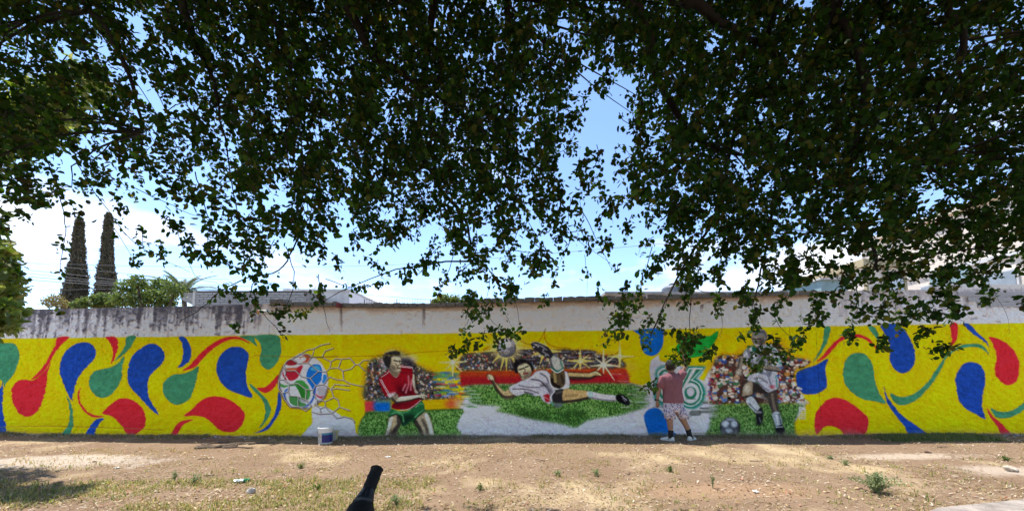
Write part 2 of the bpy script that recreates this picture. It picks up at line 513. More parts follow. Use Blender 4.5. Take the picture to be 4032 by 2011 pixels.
# ---- 2 yellow ground of the mural
TOPLINE = [(-1000,1343),(0,1332),(140,1331),(420,1327),(700,1324),(941,1320),(1300,1316),(1472,1314),(1850,1310),(1930,1310),(2050,1304),(2500,1299),(2609,1295),(2847,1290),(2950,1287),(3250,1284),(3550,1277),(3684,1275),(4032,1271),(5300,1252)]
poly = TOPLINE + [(5300,1800),(-1000,1800)]
m, sl = mask_of('S', poly, 1.2, False)
yy = np.asarray(YEL, np.float32) * (0.90 + 0.10 * nA + 0.08 * nB + 0.05 * nC)[sl][..., None]
blend(sl, m, yy)
g_ = np.clip(nS[sl] * 0.7 + nA[sl] * 0.6 - 0.72, 0, 1)
blend(sl, m * g_, (196, 156, 4), 0.8)

# ---- 3 white primer left bare
fill('C', [(75,905),(200,900),(330,960),(385,1000),(440,1010),(500,1060),(515,1150),(545,1178),(580,1165),(605,1130),(640,1250),(-10,1250),(15,1130),(75,1060)], WHITE, 1.5)
whiteP = [(1790,1640),(1830,1560),(1845,1500),(2030,1500),(2300,1480),(2440,1495),(2490,1507)] + reg('E', [(100,650),(200,668),(285,630),(270,520),(280,430),(360,360),(372,420),(420,442),(500,440),(580,470),(640,480),(830,482),(790,560),(760,600),(810,625),(840,560),(880,500),(960,420),(1010,500),(1000,1260)]) + [(1780,1760),(1780,1700)]
fill('S', whiteP, WHITE, 1.5, smooth=False)
fill('F', [(1040,800),(1060,850),(1020,930),(960,1030),(900,1000),(960,850)], WHITE, 2)
sl = np.s_[:, pxcol(1180):pxcol(3250)]
wm = (np.abs(img[sl] - np.asarray(WHITE, np.float32)).max(-1) < 4)[..., None]
img[sl] = np.where(wm, np.asarray(WHITE, np.float32) * (0.90 + 0.09 * nA + 0.10 * nB + 0.08 * nC)[sl][..., None], img[sl])

# ---- 4 the ribbons and drops of the left end
a = [('green', [(-60,330),(50,318),(110,322),(150,360),(162,420),(150,500),(110,590),(60,650),(40,690),(15,640),(-60,560)]),
 ('red', [(490,274),(580,270),(520,330),(460,400),(420,480),(370,560),(310,610),(255,628),(310,580),(370,510),(420,420),(460,340)]),
 ('red', [(425,485),(400,580),(385,680),(370,770),(330,870),(270,925),(215,938),(160,910),(115,840),(95,760),(105,690),(150,640),(200,627),(270,635),(330,600),(390,540)]),
 ('blue', [(600,805),(560,720),(520,620),(500,540),(520,440),(570,370),(640,325),(710,312),(770,330),(805,390),(795,450),(740,510),(670,590),(630,690),(605,800)]),
 ('red', [(890,272),(970,270),(992,340),(980,410),(955,470),(930,497),(945,450),(950,380),(930,320)]),
 ('green', [(1065,266),(1145,262),(1110,340),(1060,395),(1010,440),(965,475),(1010,410),(1050,340)]),
 ('green', [(1042,430),(1030,540),(1020,620),(980,700),(920,765),(850,780),(790,750),(750,680),(750,620),(790,560),(860,538),(940,520),(1000,480)]),
 ('blue', [(1335,925),(1260,870),(1180,780),(1100,700),(1070,620),(1085,500),(1120,420),(1190,360),(1260,325),(1330,340),(1380,400),(1375,480),(1310,545),(1260,610),(1245,700),(1260,790),(1300,860)]),
 ('red', [(680,690),(655,740),(655,800),(690,870),(740,920),(800,943),(880,935),(800,925),(730,890),(680,820),(665,760)]),
 ('red', [(862,908),(930,840),(990,795),(1050,786),(1130,805),(1190,860),(1228,950),(1210,1030),(1150,1085),(1080,1080),(1010,1000),(940,935)]),
 ('blue', [(880,955),(830,1000),(805,1060),(812,1125),(735,1125),(745,1040),(790,980),(830,955)]),
 ('green', [(560,760),(575,830),(585,920),(570,1010),(540,1060),(505,1110),(590,1110),(610,1000),(612,900),(595,830)]),
 ('blue', [(5,690),(20,640),(22,700),(20,850),(35,960),(65,1090),(-60,1090),(-60,760)]),
 ('red', [(-210,560),(-170,640),(-180,760),(-240,840),(-330,850),(-400,780),(-400,680),(-330,620)]),
 ('blue', [(-560,320),(-480,300),(-420,350),(-420,440),(-480,540),(-520,680),(-560,760),(-640,600),(-650,430)])]
b = [('blue', [(220,272),(270,270),(315,340),(325,410),(300,480),(255,515),(210,525),(245,480),(258,400),(250,330)]),
 ('red', [(255,550),(310,510),(370,440),(430,380),(510,320),(600,275),(690,265),(760,280),(820,322),(750,295),(690,285),(620,300),(540,345),(460,410),(400,480),(340,530)]),
 ('green', [(388,515),(375,600),(345,720),(300,800),(220,838),(150,820),(95,750),(90,680),(120,620),(180,585),(260,575),(330,550)]),
 ('blue', [(840,778),(740,750),(640,710),(570,640),(538,550),(550,470),(590,400),(650,358),(720,350),(780,375),(808,430),(795,510),(785,570),(800,680)]),
 ('green', [(730,262),(850,258),(860,290),(880,345),(830,310),(780,285)]),
 ('green', [(860,257),(1050,254),(1080,320),(1085,390),(1060,470),(1020,520),(970,543),(920,510),(900,460),(915,390),(905,320)]),
 ('red', [(262,932),(330,880),(400,810),(470,775),(540,770),(620,785),(700,830),(760,890),(775,940),(750,1010),(700,1060),(630,1070),(560,1050),(500,990),(440,945),(350,930)]),
 ('red', [(340,965),(270,1000),(220,1060),(200,1130),(140,1130),(175,1050),(220,990),(280,970)]),
 ('green', [(815,660),(870,700),(930,760),(980,820),(998,890),(970,960),(920,1020),(895,1030),(935,970),(950,890),(930,810),(880,750),(835,700)]),
 ('red', [(880,697),(950,690),(1010,640),(1060,585),(1058,640),(1020,700),(960,738),(910,725)]),
 ('blue', [(1060,730),(1050,830),(1030,920),(970,1010),(900,1060),(850,1077),(910,1070),(980,1040),(1040,960),(1080,870),(1085,780)])]
g = [('green', [(415,188),(470,183),(460,260),(430,340),(380,420),(320,490),(360,420),(400,330),(415,250)]),
 ('red', [(358,478),(400,430),(460,360),(530,290),(600,250),(660,240),(740,255),(800,290),(850,345),(880,400),(830,340),(760,290),(690,270),(620,275),(550,310),(490,375),(430,440)]),
 ('blue', [(450,452),(425,540),(440,640),(430,700),(370,740),(300,752),(240,745),(200,700),(178,630),(190,570),(250,535),(350,505)]),
 ('green', [(940,828),(850,812),(740,790),(660,740),(600,670),(578,590),(590,490),(630,425),(700,400),(760,415),(810,470),(835,560),(850,660),(890,750)]),
 ('red', [(355,1090),(333,1010),(350,910),(390,850),(450,795),(510,780),(590,795),(680,850),(770,930),(793,980),(780,1050),(740,1110),(670,1128),(600,1110),(565,1060),(510,1025),(450,1017),(400,1040)]),
 ('green', [(790,185),(840,180),(875,250),(890,330),(850,270)])]
h = [('blue', [(38,170),(180,166),(270,260),(320,380),(322,470),(290,545),(220,572),(160,545),(115,470),(118,380),(90,270)]),
 ('green', [(118,740),(190,770),(270,765),(350,720),(430,650),(500,550),(560,460),(620,395),(700,345),(790,325),(870,330),(920,365),(950,420),(900,375),(830,352),(750,358),(670,385),(600,440),(550,530),(500,620),(430,710),(350,790),(270,832),(200,842),(150,810)]),
 ('blue', [(60,670),(90,760),(150,850),(230,940),(330,1010),(450,1110),(300,1115),(230,1010),(150,910),(90,810)]),
 ('red', [(625,160),(685,160),(690,260),(660,320),(620,355),(640,290)]),
 ('blue', [(735,160),(785,160),(850,230),(920,290),(955,355),(900,300),(820,245)]),
 ('red', [(955,268),(1050,295),(1130,350),(1190,430),(1210,520),(1190,620),(1140,665),(1085,668),(1030,620),(1000,540),(1012,420),(985,330)]),
 ('blue', [(920,958),(830,910),(740,860),(690,770),(668,640),(690,560),(740,495),(800,478),(870,500),(910,560),(918,650),(900,760),(895,860)]),
 ('green', [(965,865),(1030,893),(1110,895),(1190,860),(1260,800),(1330,700),(1400,560),(1410,640),(1330,780),(1230,890),(1150,935),(1060,955),(1000,930)]),
 ('red', [(930,860),(980,930),(1060,1000),(1150,1110),(1075,1110),(1010,1010),(960,940)]),
 ('blue', [(1500,300),(1580,330),(1620,430),(1600,560),(1540,660),(1460,560),(1440,420)]),
 ('red', [(1500,1060),(1430,960),(1460,860),(1540,820),(1630,880),(1640,990),(1580,1060)])]
PC = {'red': RED, 'blue': BLU, 'green': GRN}
for r, lst in (('A', a), ('B', b), ('G', g), ('H', h)):
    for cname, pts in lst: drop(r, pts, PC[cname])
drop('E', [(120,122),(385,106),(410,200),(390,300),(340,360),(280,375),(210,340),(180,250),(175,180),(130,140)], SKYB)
drop('E', [(530,290),(640,180),(750,170),(860,180),(950,128),(940,200),(880,290),(800,370),(700,395),(600,390)], LEAF)
fill('E', [(215,990),(235,930),(300,893),(370,905),(430,980),(465,1060),(480,1110),(555,1168),(500,1200),(300,1200),(240,1090)], SKYB, 1.5)
stroke('E', [(225,1010),(250,1090),(300,1160)], 3, (40,70,120), 2, 0.5)

# ---- 5 the ball in the net
fill('N', [(70,560),(130,400),(230,300),(360,240),(490,240),(620,300),(720,420),(775,560),(770,720),(710,880),(590,960),(500,1010),(330,1010),(220,980),(150,890),(80,780),(55,660)], (150,140,60), 5, 0.6)
fill('N', [(70,560),(130,400),(230,300),(360,240),(490,250),(610,300),(710,410),(770,560),(765,720),(700,880),(590,965),(500,1010),(340,1005),(220,980),(150,890),(80,780),(60,660)], (196,192,200), 1.2)
for pts, c in (([(160,340),(240,310),(320,340),(310,385),(230,395),(170,380)], (140,34,42)), ([(370,280),(470,240),(530,280),(480,350),(400,350)], (170,70,50)),
    ([(390,275),(440,270),(450,310),(410,345),(370,330)], (215,215,215)), ([(130,470),(300,430),(400,390),(380,500),(310,590),(210,612),(140,580)], (168,34,52)), ([(150,440),(300,425),(330,450),(200,480)], (180,90,60)),
    ([(450,520),(470,440),(560,380),(660,390),(690,480),(680,600),(620,680),(580,760),(560,820),(520,700),(470,610)], (22,104,186)), ([(520,440),(600,395),(660,430),(640,470),(560,470)], (70,160,220)), ([(690,560),(730,520),(765,560),(740,640),(700,650)], (40,120,190)),
    ([(590,640),(600,760),(560,900),(480,980),(390,1010),(470,960),(540,860),(560,740)], (48,90,170)),
    ([(70,650),(160,680),(260,660),(330,610),(420,620),(500,720),(515,820),(470,890),(380,880),(380,760),(310,690),(200,700),(110,710)], (62,138,62)), ([(300,690),(380,690),(430,780),(420,870),(370,850),(350,760)], (40,112,38)),
    ([(200,860),(280,840),(360,850),(380,920),(460,950),(420,985),(310,985),(230,950)], (70,130,70)), ([(340,870),(440,900),(450,930),(390,920)], (150,150,155)),
    ([(120,840),(140,760),(200,710),(160,800),(170,890),(140,890)], (50,100,180)), ([(620,720),(700,700),(750,740),(720,820),(640,820)], (165,160,168)), ([(600,800),(650,840),(710,830),(670,870),(610,840)], (170,50,66))):
    fill('N', pts, c, 1.4)
for pts in ([(130,470),(210,625),(330,590),(400,470)], [(440,560),(480,440),(560,365),(660,370),(700,470),(690,600)], [(330,600),(430,600),(530,730),(540,850),(480,930)], [(200,870),(210,940),(300,995),(400,1000)], [(140,390),(240,410),(340,380)], [(110,830),(140,740),(230,700),(320,740),(370,850)]):
    stroke('N', pts, 4, (222,222,226), 1.2, 0.9)
for pts in ([(60,640),(90,780),(150,890),(220,985),(340,1010),(500,1015)], [(770,740),(720,860),(600,960)], [(130,400),(80,520),(62,600)]):
    stroke('N', pts, 7, (70,64,70), 4, 0.55)
NET = [[(60,600),(130,595),(160,510),(130,400),(180,320),(240,300),(360,220),(490,235),(535,270),(690,270),(815,340)], [(130,400),(180,470),(300,465),(390,550),(510,580),(640,475),(745,480)], [(240,300),(340,360),(480,355),(535,270)],
 [(480,355),(640,475)], [(130,595),(215,660),(340,655),(455,740),(560,745),(595,680),(510,580)], [(595,680),(710,665),(815,735),(855,850),(735,910),(610,890),(550,790),(560,745)], [(215,660),(190,770),(215,830),(335,840),(450,890),(455,740)],
 [(335,840),(340,985),(450,1050),(530,980),(450,890)], [(60,600),(60,720),(100,790),(190,770)], [(710,665),(770,580),(745,480),(800,430),(815,340),(890,295),(970,300),(1090,285),(1165,375),(1110,440),(985,470),(920,430),(970,300)], [(800,430),(920,430)],
 [(1165,375),(1215,380),(1290,315),(1390,315)], [(1215,380),(1300,465),(1390,495),(1469,560)], [(985,470),(1000,605),(900,600),(800,555),(770,580)], [(1000,605),(1090,655),(1270,690),(1420,692)], [(815,735),(870,665),(1080,685)], [(815,735),(900,725),(1080,750)],
 [(855,850),(920,890),(940,990),(825,1080),(735,985),(735,910)], [(940,990),(1090,1045)], [(825,1080),(900,1150),(1010,1130),(1120,1160),(1160,1215)], [(735,985),(660,1010),(610,970),(610,890)], [(660,1010),(670,1065)], [(340,985),(220,995),(150,890),(100,790)],
 [(240,300),(380,220),(480,165),(580,150),(670,100),(800,72)], [(580,150),(535,270)], [(690,270),(735,180),(850,145)], [(550,1060),(650,1090),(820,1080)]]
for p in NET: stroke('N', [(x + 5, y + 6) for x, y in p], 3.8, (52,46,46), 1.5, 0.85, smooth=False)
for p in NET: stroke('N', p, 1.7, (204,198,188), 1.0, 0.9, smooth=False)

# ---- 6 panel with the player in red
fill('C', [(640,430),(780,370),(860,320),(1010,330),(1140,460),(1260,520),(1360,560),(1400,640),(1540,800),(1210,840),(610,840),(600,600)], (96,104,60), 10, 0.8)
crowd('C', [(650,440),(780,400),(860,420),(1010,400),(1130,470),(1240,530),(1340,570),(1390,650),(1390,730),(1540,810),(1210,832),(860,832),(600,832),(620,600)], 900, 5.0, 5, 8)
fill('P', [(245,180),(190,200),(230,300),(300,330),(330,200),(480,90),(540,140),(700,130),(730,210),(640,250),(500,180),(400,60),(280,90)], (196,192,200), 8, 0.6)
fill('P', [(505,200),(600,180),(690,250),(700,330),(640,330),(560,270)], (44,40,48), 6, 0.85)
for i in range(90):
    x = rnd.uniform(1300, 1640); y = rnd.uniform(545, 800); l = rnd.uniform(40, 110)
    stroke('C', [(x, y), (x + l, y + rnd.gauss(0, 5))], rnd.uniform(3, 8), rnd.choice([(40,90,170),(196,190,20),(90,150,60),(60,120,180),(190,40,60),(200,190,190),(70,130,110),(200,180,10)]), 3, 0.55)
fill('C', [(600,845),(720,842),(720,960),(610,962)], (188,60,66), 3, 1, False)
fill('C', [(690,845),(868,842),(872,955),(700,962)], (20,96,176), 7, 1, False)
fill('C', [(1205,835),(1480,822),(1500,925),(1215,932)], (206,160,8), 2, 1, False)
fill('C', [(1430,835),(1560,815),(1600,800),(1570,905),(1440,915)], (200,70,70), 9, 0.8)
fill('C', [(1520,840),(1600,830),(1600,900),(1540,920)], (222,190,150), 8, 0.7)
grass('C', [(612,962),(850,955),(1240,935),(1590,925),(1575,1000),(1535,1100),(1520,1215),(605,1230)], 3, 21)
stroke('C', [(612,962),(850,955),(1240,935),(1590,925)], 5, (50,84,44), 3, 0.6)
# figure, from the back forward
fill('P', [(650,400),(690,400),(720,560),(745,660),(690,690),(655,560)], (32,28,30), 4, 0.8)
fill('P', [(655,410),(680,405),(690,520),(700,600),(738,655),(690,660),(655,540)], (186,176,156), 1.2)
skin, skd, skl = (160,144,118), (58,50,46), (222,214,194)
for pts in ([(330,980),(450,970),(480,1080),(440,1180),(420,1300),(265,1300),(310,1130)], [(690,1060),(840,940),(920,1060),(950,1300),(800,1300),(780,1180)]):
    fill('P', [(x, y) for x, y in pts], (40,34,34), 5, 0.7)
    fill('P', pts, skin, 1.5)
stroke('P', [(360,1010),(330,1120),(300,1250)], 14, skl, 8, 0.75); stroke('P', [(460,1000),(465,1100),(410,1190),(400,1290)], 18, skd, 8, 0.85); stroke('P', [(400,1020),(390,1100),(350,1180)], 10, (190,160,110), 6, 0.5)
fill('P', [(340,1190),(440,1190),(410,1300),(270,1300)], (50,42,40), 8, 0.85)
stroke('P', [(700,1070),(760,1170),(800,1280)], 18, skd, 8, 0.9); stroke('P', [(850,970),(890,1080),(925,1230)], 14, skl, 8, 0.8); stroke('P', [(800,1040),(850,1150),(870,1260)], 12, skd, 7, 0.6)
fill('P', [(360,885),(480,920),(600,900),(780,770),(830,900),(770,950),(700,1010),(680,1070),(640,1050),(570,1110),(520,1120),(480,1010),(420,960),(320,1000),(330,940)], (44,98,60), 1.2)
fill('P', [(480,960),(560,970),(660,960),(690,1040),(640,1050),(560,1110),(520,1110),(500,1030)], (26,44,34), 6, 0.9)
for pts in ([(370,950),(430,930),(520,970)], [(700,860),(760,810),(800,820)], [(690,1000),(760,940),(830,900)], [(400,900),(520,940),(620,900)], [(520,980),(530,1060)]):
    stroke('P', pts, 6, (96,160,108), 4, 0.7)
stroke('P', [(330,1000),(420,965),(480,1010),(520,1115)], 4, (24,32,28), 3, 0.8); stroke('P', [(680,1070),(710,1010),(830,905)], 4, (24,32,28), 3, 0.8)
fill('P', [(330,330),(210,430),(180,490),(280,710),(430,660),(440,760),(360,840),(380,880),(500,900),(640,880),(780,760),(720,680),(680,640),(650,520),(660,400),(640,300),(560,280),(490,285),(430,440),(350,390)], (128,24,36), 1.2)
fill('P', [(440,560),(560,600),(660,580),(690,680),(560,700),(460,690)], (70,18,28), 10, 0.75)
fill('P', [(380,780),(500,800),(620,790),(560,830),(400,850)], (60,18,26), 8, 0.7)
fill('P', [(440,420),(600,400),(580,500),(440,520)], (156,30,44), 10, 0.6)
fill('P', [(230,450),(330,410),(400,560),(420,650),(310,640)], (160,30,42), 8, 0.7)
for pts in ([(600,420),(600,540),(560,660)], [(560,540),(520,620)], [(640,480),(630,620)]): stroke('P', pts, 5, (210,150,160), 6, 0.6)
for pts in ([(195,470),(255,580),(325,715)], [(215,470),(285,600),(350,710)], [(215,440),(320,370)], [(320,350),(370,400),(430,440),(490,340)], [(500,285),(640,295),(655,320)], [(500,295),(640,308)], [(480,905),(620,880),(770,765)]):
    stroke('P', pts, 2.6, (222,206,206), 1.2, 0.9)
fill('P', [(300,680),(420,650),(380,700),(330,725)], (214,200,204), 3, 0.8)
fill('P', [(350,720),(440,680),(460,740),(440,790),(380,760)], (132,120,104), 1.5)
fill('P', [(420,800),(470,720),(600,705),(750,690),(790,670),(860,700),(855,720),(830,700),(830,760),(800,740),(740,730),(600,770),(450,800)], (190,180,158), 1.2)
stroke('P', [(440,795),(600,772),(740,735),(800,750)], 8, (50,40,38), 4, 0.8); stroke('P', [(370,740),(430,800)], 10, (50,44,40), 5, 0.8); stroke('P', [(480,735),(620,712),(740,700)], 7, (216,208,188), 4, 0.8)
for x in (780, 805, 830): stroke('P', [(x, 700), (x + 20, 755)], 2, (60,50,46), 1.4, 0.7)
fill('P', [(330,300),(470,320),(490,350),(430,440),(350,390)], (120,106,88), 2)
fill('P', [(245,130),(300,90),(400,70),(470,85),(490,140),(490,210),(370,150),(340,270),(310,310),(265,270),(240,190)], (48,46,46), 1.5)
fill('P', [(365,160),(430,140),(485,160),(498,240),(492,270),(495,300),(480,350),(430,365),(380,350),(335,290),(360,220)], (186,172,144), 1.3)
fill('P', [(350,260),(400,290),(440,350),(390,355),(335,300)], (64,56,48), 6, 0.85)
fill('P', [(440,160),(485,170),(480,200),(420,200)], (208,196,166), 4, 0.8)
stroke('P', [(395,205),(450,215)], 6, (36,32,30), 2, 0.9); stroke('P', [(470,210),(495,215)], 5, (40,36,32), 2, 0.9); stroke('P', [(465,220),(492,262),(455,272)], 3, (60,52,46), 2, 0.8); stroke('P', [(440,312),(490,318)], 5, (60,44,40), 2, 0.9); stroke('P', [(420,250),(450,300)], 4, (80,70,58), 3, 0.7)
for i in range(26): ell('P', rnd.uniform(255, 480), rnd.uniform(85, 160), rnd.uniform(8, 18), rnd.uniform(6, 12), rnd.choice([(30,30,32),(90,88,86),(120,118,112)]), 1.5, 0.6)
stroke('C', [(0,400),(400,392),(760,380),(1000,372),(1200,345),(1670,330)], 1.6, (120,100,20), 1.2, 0.75)

# ---- 7 panel with the diving player
fill('D', [(230,420),(380,330),(560,330),(640,150),(720,240),(870,150),(1000,260),(1180,280),(1300,300),(1600,320),(1880,340),(1960,420),(1960,540),(260,550)], (170,160,70), 10, 0.55)
crowd('D', [(260,480),(330,360),(620,340),(900,300),(1300,320),(1560,318),(1700,360),(1900,400),(1930,520),(1300,530),(700,545),(270,540)], 1000, 5.2, 9, 6)
for pts in ([(590,160),(635,210),(610,270),(520,320)], [(870,140),(880,220),(1000,270),(1090,230),(1150,110)], [(1140,140),(1150,230),(1230,290),(1400,310)], [(1890,230),(1890,340),(1780,390)], [(1920,520),(1930,420),(2060,390)]):
    stroke('D', pts, 4, (90,86,20), 5, 0.5)
fill('D', [(285,545),(700,540),(1300,525),(1960,512),(2000,600),(1995,670),(1300,675),(700,672),(290,690)], (148,34,44), 3, 1, False)
fill('D', [(285,545),(700,540),(1300,525),(1960,512),(1970,560),(1300,575),(700,590),(290,590)], (176,92,26), 8, 0.7, False)
for i in range(40):
    x = rnd.uniform(1850, 2010); y = rnd.uniform(530, 720)
    stroke('D', [(x - 60, y), (x + rnd.uniform(10, 60), y)], rnd.uniform(3, 7), rnd.choice([(170,40,48),(160,80,40),(190,60,60),(196,190,190)]), 2.5, 0.5)
fill('D', [(1960,540),(2010,640),(2140,675),(2010,690),(1930,700),(1900,600)], (176,60,60), 10, 0.3)
gp = [(330,690),(600,672),(900,668),(1300,668),(1990,662),(2140,720),(2184,760),(2140,830),(2190,880),(2090,930),(1900,985),(1700,1015),(1560,1045),(1490,1085),(1440,1105),(1300,1065),(1100,1035),(950,1005),(800,975),(640,935),(700,900),(400,865),(390,780)]
grass('D', gp, 5, 33)
for i in range(60):
    x = rnd.choice([rnd.uniform(330, 460), rnd.uniform(1950, 2160)]); y = rnd.uniform(700, 920)
    stroke('D', [(x - 40, y), (x + 50, y)], rnd.uniform(3, 6), rnd.choice([(90,140,74),(70,110,60),(180,185,180)]), 2.5, 0.55)
grass('D', [(850,930),(1000,940),(1200,960),(1400,930),(1560,960),(1540,1040),(1450,1095),(1300,1060),(1100,1030),(900,990)], 7, 44, 0.42)
def star(r, cx, cy, arms, col=(226,200,110), core=(236,232,228), rc=14):
    for dx, dy, w in arms: stroke(r, [(cx, cy), (cx + dx, cy + dy)], w * 1.25, col, 4, 0.9, taper=True)
    ell(r, cx, cy, rc, rc, core, 4, 0.9)
for ang in (15, 48, 76, 104, 132, 165):                      # dark petals between the rays
    ca, sa = math.cos(R(ang)), math.sin(R(ang))
    ell('D', 755 + ca * 185, 302 + sa * 165, 78, 24, (48,46,54), 4, .85, R(ang))
    stroke('D', [(755 + ca * 130, 302 + sa * 120), (755 + ca * 235, 302 + sa * 205)], 3, (150,150,160), 3, .6)
for cx_, cy_, rx_, ry_ in ((1340,345,80,26),(1420,400,70,22),(1400,465,80,26),(1590,350,80,26),(1640,450,70,24),(1820,430,60,30),(1780,500,70,16),(1000,420,70,26),(1090,450,50,34)):
    ell('D', cx_, cy_, rx_, ry_, (46,44,52), 4, .75); stroke('D', [(cx_ - rx_ * .6, cy_), (cx_ + rx_ * .6, cy_ - 4)], 4, (140,136,146), 4, .6)
star('D', 755, 302, [(-250,40,26),(-140,150,24),(0,230,18),(110,190,20),(-60,230,18),(-230,-40,16),(300,10,16),(0,-150,70),(-110,-120,34),(100,-130,36)], (214,186,90), rc=96)
fill('D', [(640,160),(700,240),(860,150),(850,260),(700,260)], (214,192,124), 8, 0.7)
star('D', 1145, 330, [(160,10,26),(-130,50,22),(50,130,18),(-50,130,18),(0,-90,26)], (214,186,100))
star('D', 210, 450, [(0,-130,15),(0,140,15),(-140,0,13),(130,-10,13),(90,-70,6),(-70,70,6),(90,90,6),(-60,-70,6)], (216,196,140))
star('D', 1500, 435, [(0,-110,15),(0,90,15),(-130,0,16),(140,0,16),(90,-60,7),(-80,80,7),(90,70,7)], (214,190,110))
star('D', 1735, 470, [(0,-150,9),(0,90,13),(-120,20,10),(160,20,13),(130,-90,7),(110,160,8),(-90,90,8),(-80,-60,6)], (218,206,170))
star('D', 1900, 390, [(0,-150,15),(0,110,14),(-120,0,14),(150,0,11)], (216,196,120))
ell('D', 755, 300, 150, 130, (226,204,130), 12, .75)
ell('D', 755, 302, 97, 97, (40,38,42), 1.5); ell('D', 755, 302, 90, 90, (122,120,126), 1.5)
for cx_, cy_, rx_, ry_, c in ((765,270,44,36,(206,204,210)),(695,250,24,30,(178,176,184)),(820,260,20,34,(160,158,166)),(690,320,26,34,(150,148,156)),(757,340,34,28,(170,168,176)),(820,330,20,28,(128,126,134)),(720,375,24,14,(110,108,116)),(790,375,22,14,(100,98,106)),(755,222,34,12,(176,174,180))):
    ell('D', cx_, cy_, rx_, ry_, c, 1.5)
ell('D', 800, 350, 60, 55, (40,38,44), 16, 0.35)
# the diving figure
fill('D', [(1360,545),(1580,552),(1660,530),(1730,580),(1650,595),(1590,625),(1370,625)], (40,30,34), 3, 0.7)
fill('D', [(1360,555),(1580,560),(1660,540),(1715,580),(1650,580),(1590,605),(1370,605)], (176,156,112), 1.2)
stroke('D', [(1370,602),(1480,605),(1590,608),(1650,590)], 11, (54,44,40), 4, 0.85); stroke('D', [(1600,570),(1650,548),(1710,580)], 3, (210,196,150), 2, 0.8)
fill('D', [(775,715),(860,730),(850,800),(740,822),(640,710),(590,620),(548,590),(580,562),(638,600),(650,650),(735,740)], (40,36,36), 3, 0.6)
fill('D', [(780,720),(850,740),(840,790),(740,812),(645,700),(605,630),(560,590),(590,570),(625,598),(640,650),(730,740)], (178,158,118), 1.2)
stroke('D', [(615,640),(670,740),(740,800),(830,790)], 12, (58,48,42), 5, 0.8); ell('D', 590, 600, 26, 26, (200,188,160), 2); stroke('D', [(570,590),(600,640)], 4, (70,60,50), 2, 0.7)
shirt = [(880,650),(1000,590),(1060,540),(1150,532),(1210,570),(1330,540),(1370,560),(1395,660),(1370,720),(1250,725),(1210,860),(1130,840),(1095,790),(1040,790),(960,760),(850,785),(780,710)]
fill('D', shirt, (40,38,44), 4, 0.6); fill('D', shirt, (182,178,186), 1.2)
for pts, w, c in (([(820,720),(950,720),(1080,760)],6,(96,92,104)),([(880,680),(980,700),(1080,700)],5,(110,106,118)),([(1000,620),(1100,640),(1150,700)],7,(84,80,92)),([(940,750),(1020,770)],8,(90,86,96)),([(1100,560),(1160,600),(1180,660)],7,(100,96,106)),([(900,660),(1000,610),(1080,560)],7,(216,214,222)),([(1010,660),(1090,690)],6,(210,208,216)),([(860,750),(920,735)],6,(214,212,220)),([(1340,560),(1370,640),(1350,700)],9,(206,204,212))):
    stroke('D', pts, w, c, 3, 0.85)
fill('D', [(1090,690),(1160,660),(1200,720),(1230,760),(1130,780)], (58,54,60), 6, 0.75)
fill('D', [(1195,600),(1230,520),(1335,535),(1345,670),(1290,712),(1215,690)], (84,72,54), 1.4)
stroke('D', [(1215,620),(1230,670),(1290,700)], 12, (34,30,30), 5, 0.9); stroke('D', [(1240,560),(1250,640)], 11, (170,150,104), 6, 0.7); stroke('D', [(1310,580),(1330,660)], 8, (40,36,36), 5, 0.7)
stroke('D', [(1188,600),(1200,670),(1250,718),(1330,715),(1385,660)], 4, (222,220,228), 1.5, 0.9)
fill('D', [(1180,400),(1240,385),(1330,455),(1325,520),(1270,552),(1208,505)], (166,166,160), 1.3)
stroke('D', [(1195,420),(1220,500),(1260,540)], 10, (74,72,72), 4, 0.8); stroke('D', [(1212,500),(1262,540),(1325,515)], 9, (30,100,80), 3, 0.8); stroke('D', [(1210,520),(1268,555),(1330,520)], 4, (220,220,220), 1.5, 0.9); stroke('D', [(1300,440),(1322,500)], 8, (40,104,84), 4, 0.6)
fill('D', [(1005,255),(1055,243),(1165,288),(1225,370),(1190,412),(1110,372),(1020,305)], (50,48,54), 1.2)
for p in ([(1030,262),(1110,285),(1160,320)], [(1120,340),(1180,380)]): stroke('D', p, 6, (150,148,156), 3, 0.75)
for p in ((1055,275),(1075,290),(1130,320),(1150,380),(1030,295)): ell('D', p[0], p[1], 9, 6, (206,204,210), 1.5)
stroke('D', [(1005,255),(1055,240),(1165,286)], 3, (200,190,170), 2, 0.7)
fill('D', [(1215,780),(1245,738),(1335,725),(1340,855),(1262,862),(1222,840)], (46,44,46), 1.4); stroke('D', [(1260,760),(1310,745)], 9, (92,88,84), 5, 0.7)
fill('D', [(1335,725),(1460,730),(1580,745),(1590,805),(1480,842),(1338,858)], (182,152,104), 1.3)
stroke('D', [(1340,850),(1480,832),(1590,805)], 13, (50,44,40), 5, 0.9); stroke('D', [(1350,790),(1470,780)], 9, (110,88,60), 6, 0.5)
fill('D', [(1578,742),(1720,770),(1870,790),(1860,842),(1700,830),(1588,806)], (190,184,188), 1.2); stroke('D', [(1590,802),(1720,826),(1860,838)], 6, (96,88,92), 3, 0.7)
for x in (1588, 1602, 1618): stroke('D', [(x, 744), (x + 4, 800)], 2.2, (70,150,130), 1.2, 0.9)
fill('D', [(1865,782),(1930,773),(1985,815),(2008,860),(1990,885),(1930,868),(1868,835)], (26,26,30), 1.3); stroke('D', [(1920,790),(1970,830)], 5, (170,170,180), 2.5, 0.8); stroke('D', [(1930,815),(1960,845)], 3, (150,150,160), 2, 0.7)
fill('D', [(1090,710),(1140,695),(1185,760),(1205,845),(1150,850),(1105,800)], (176,172,182), 1.3)
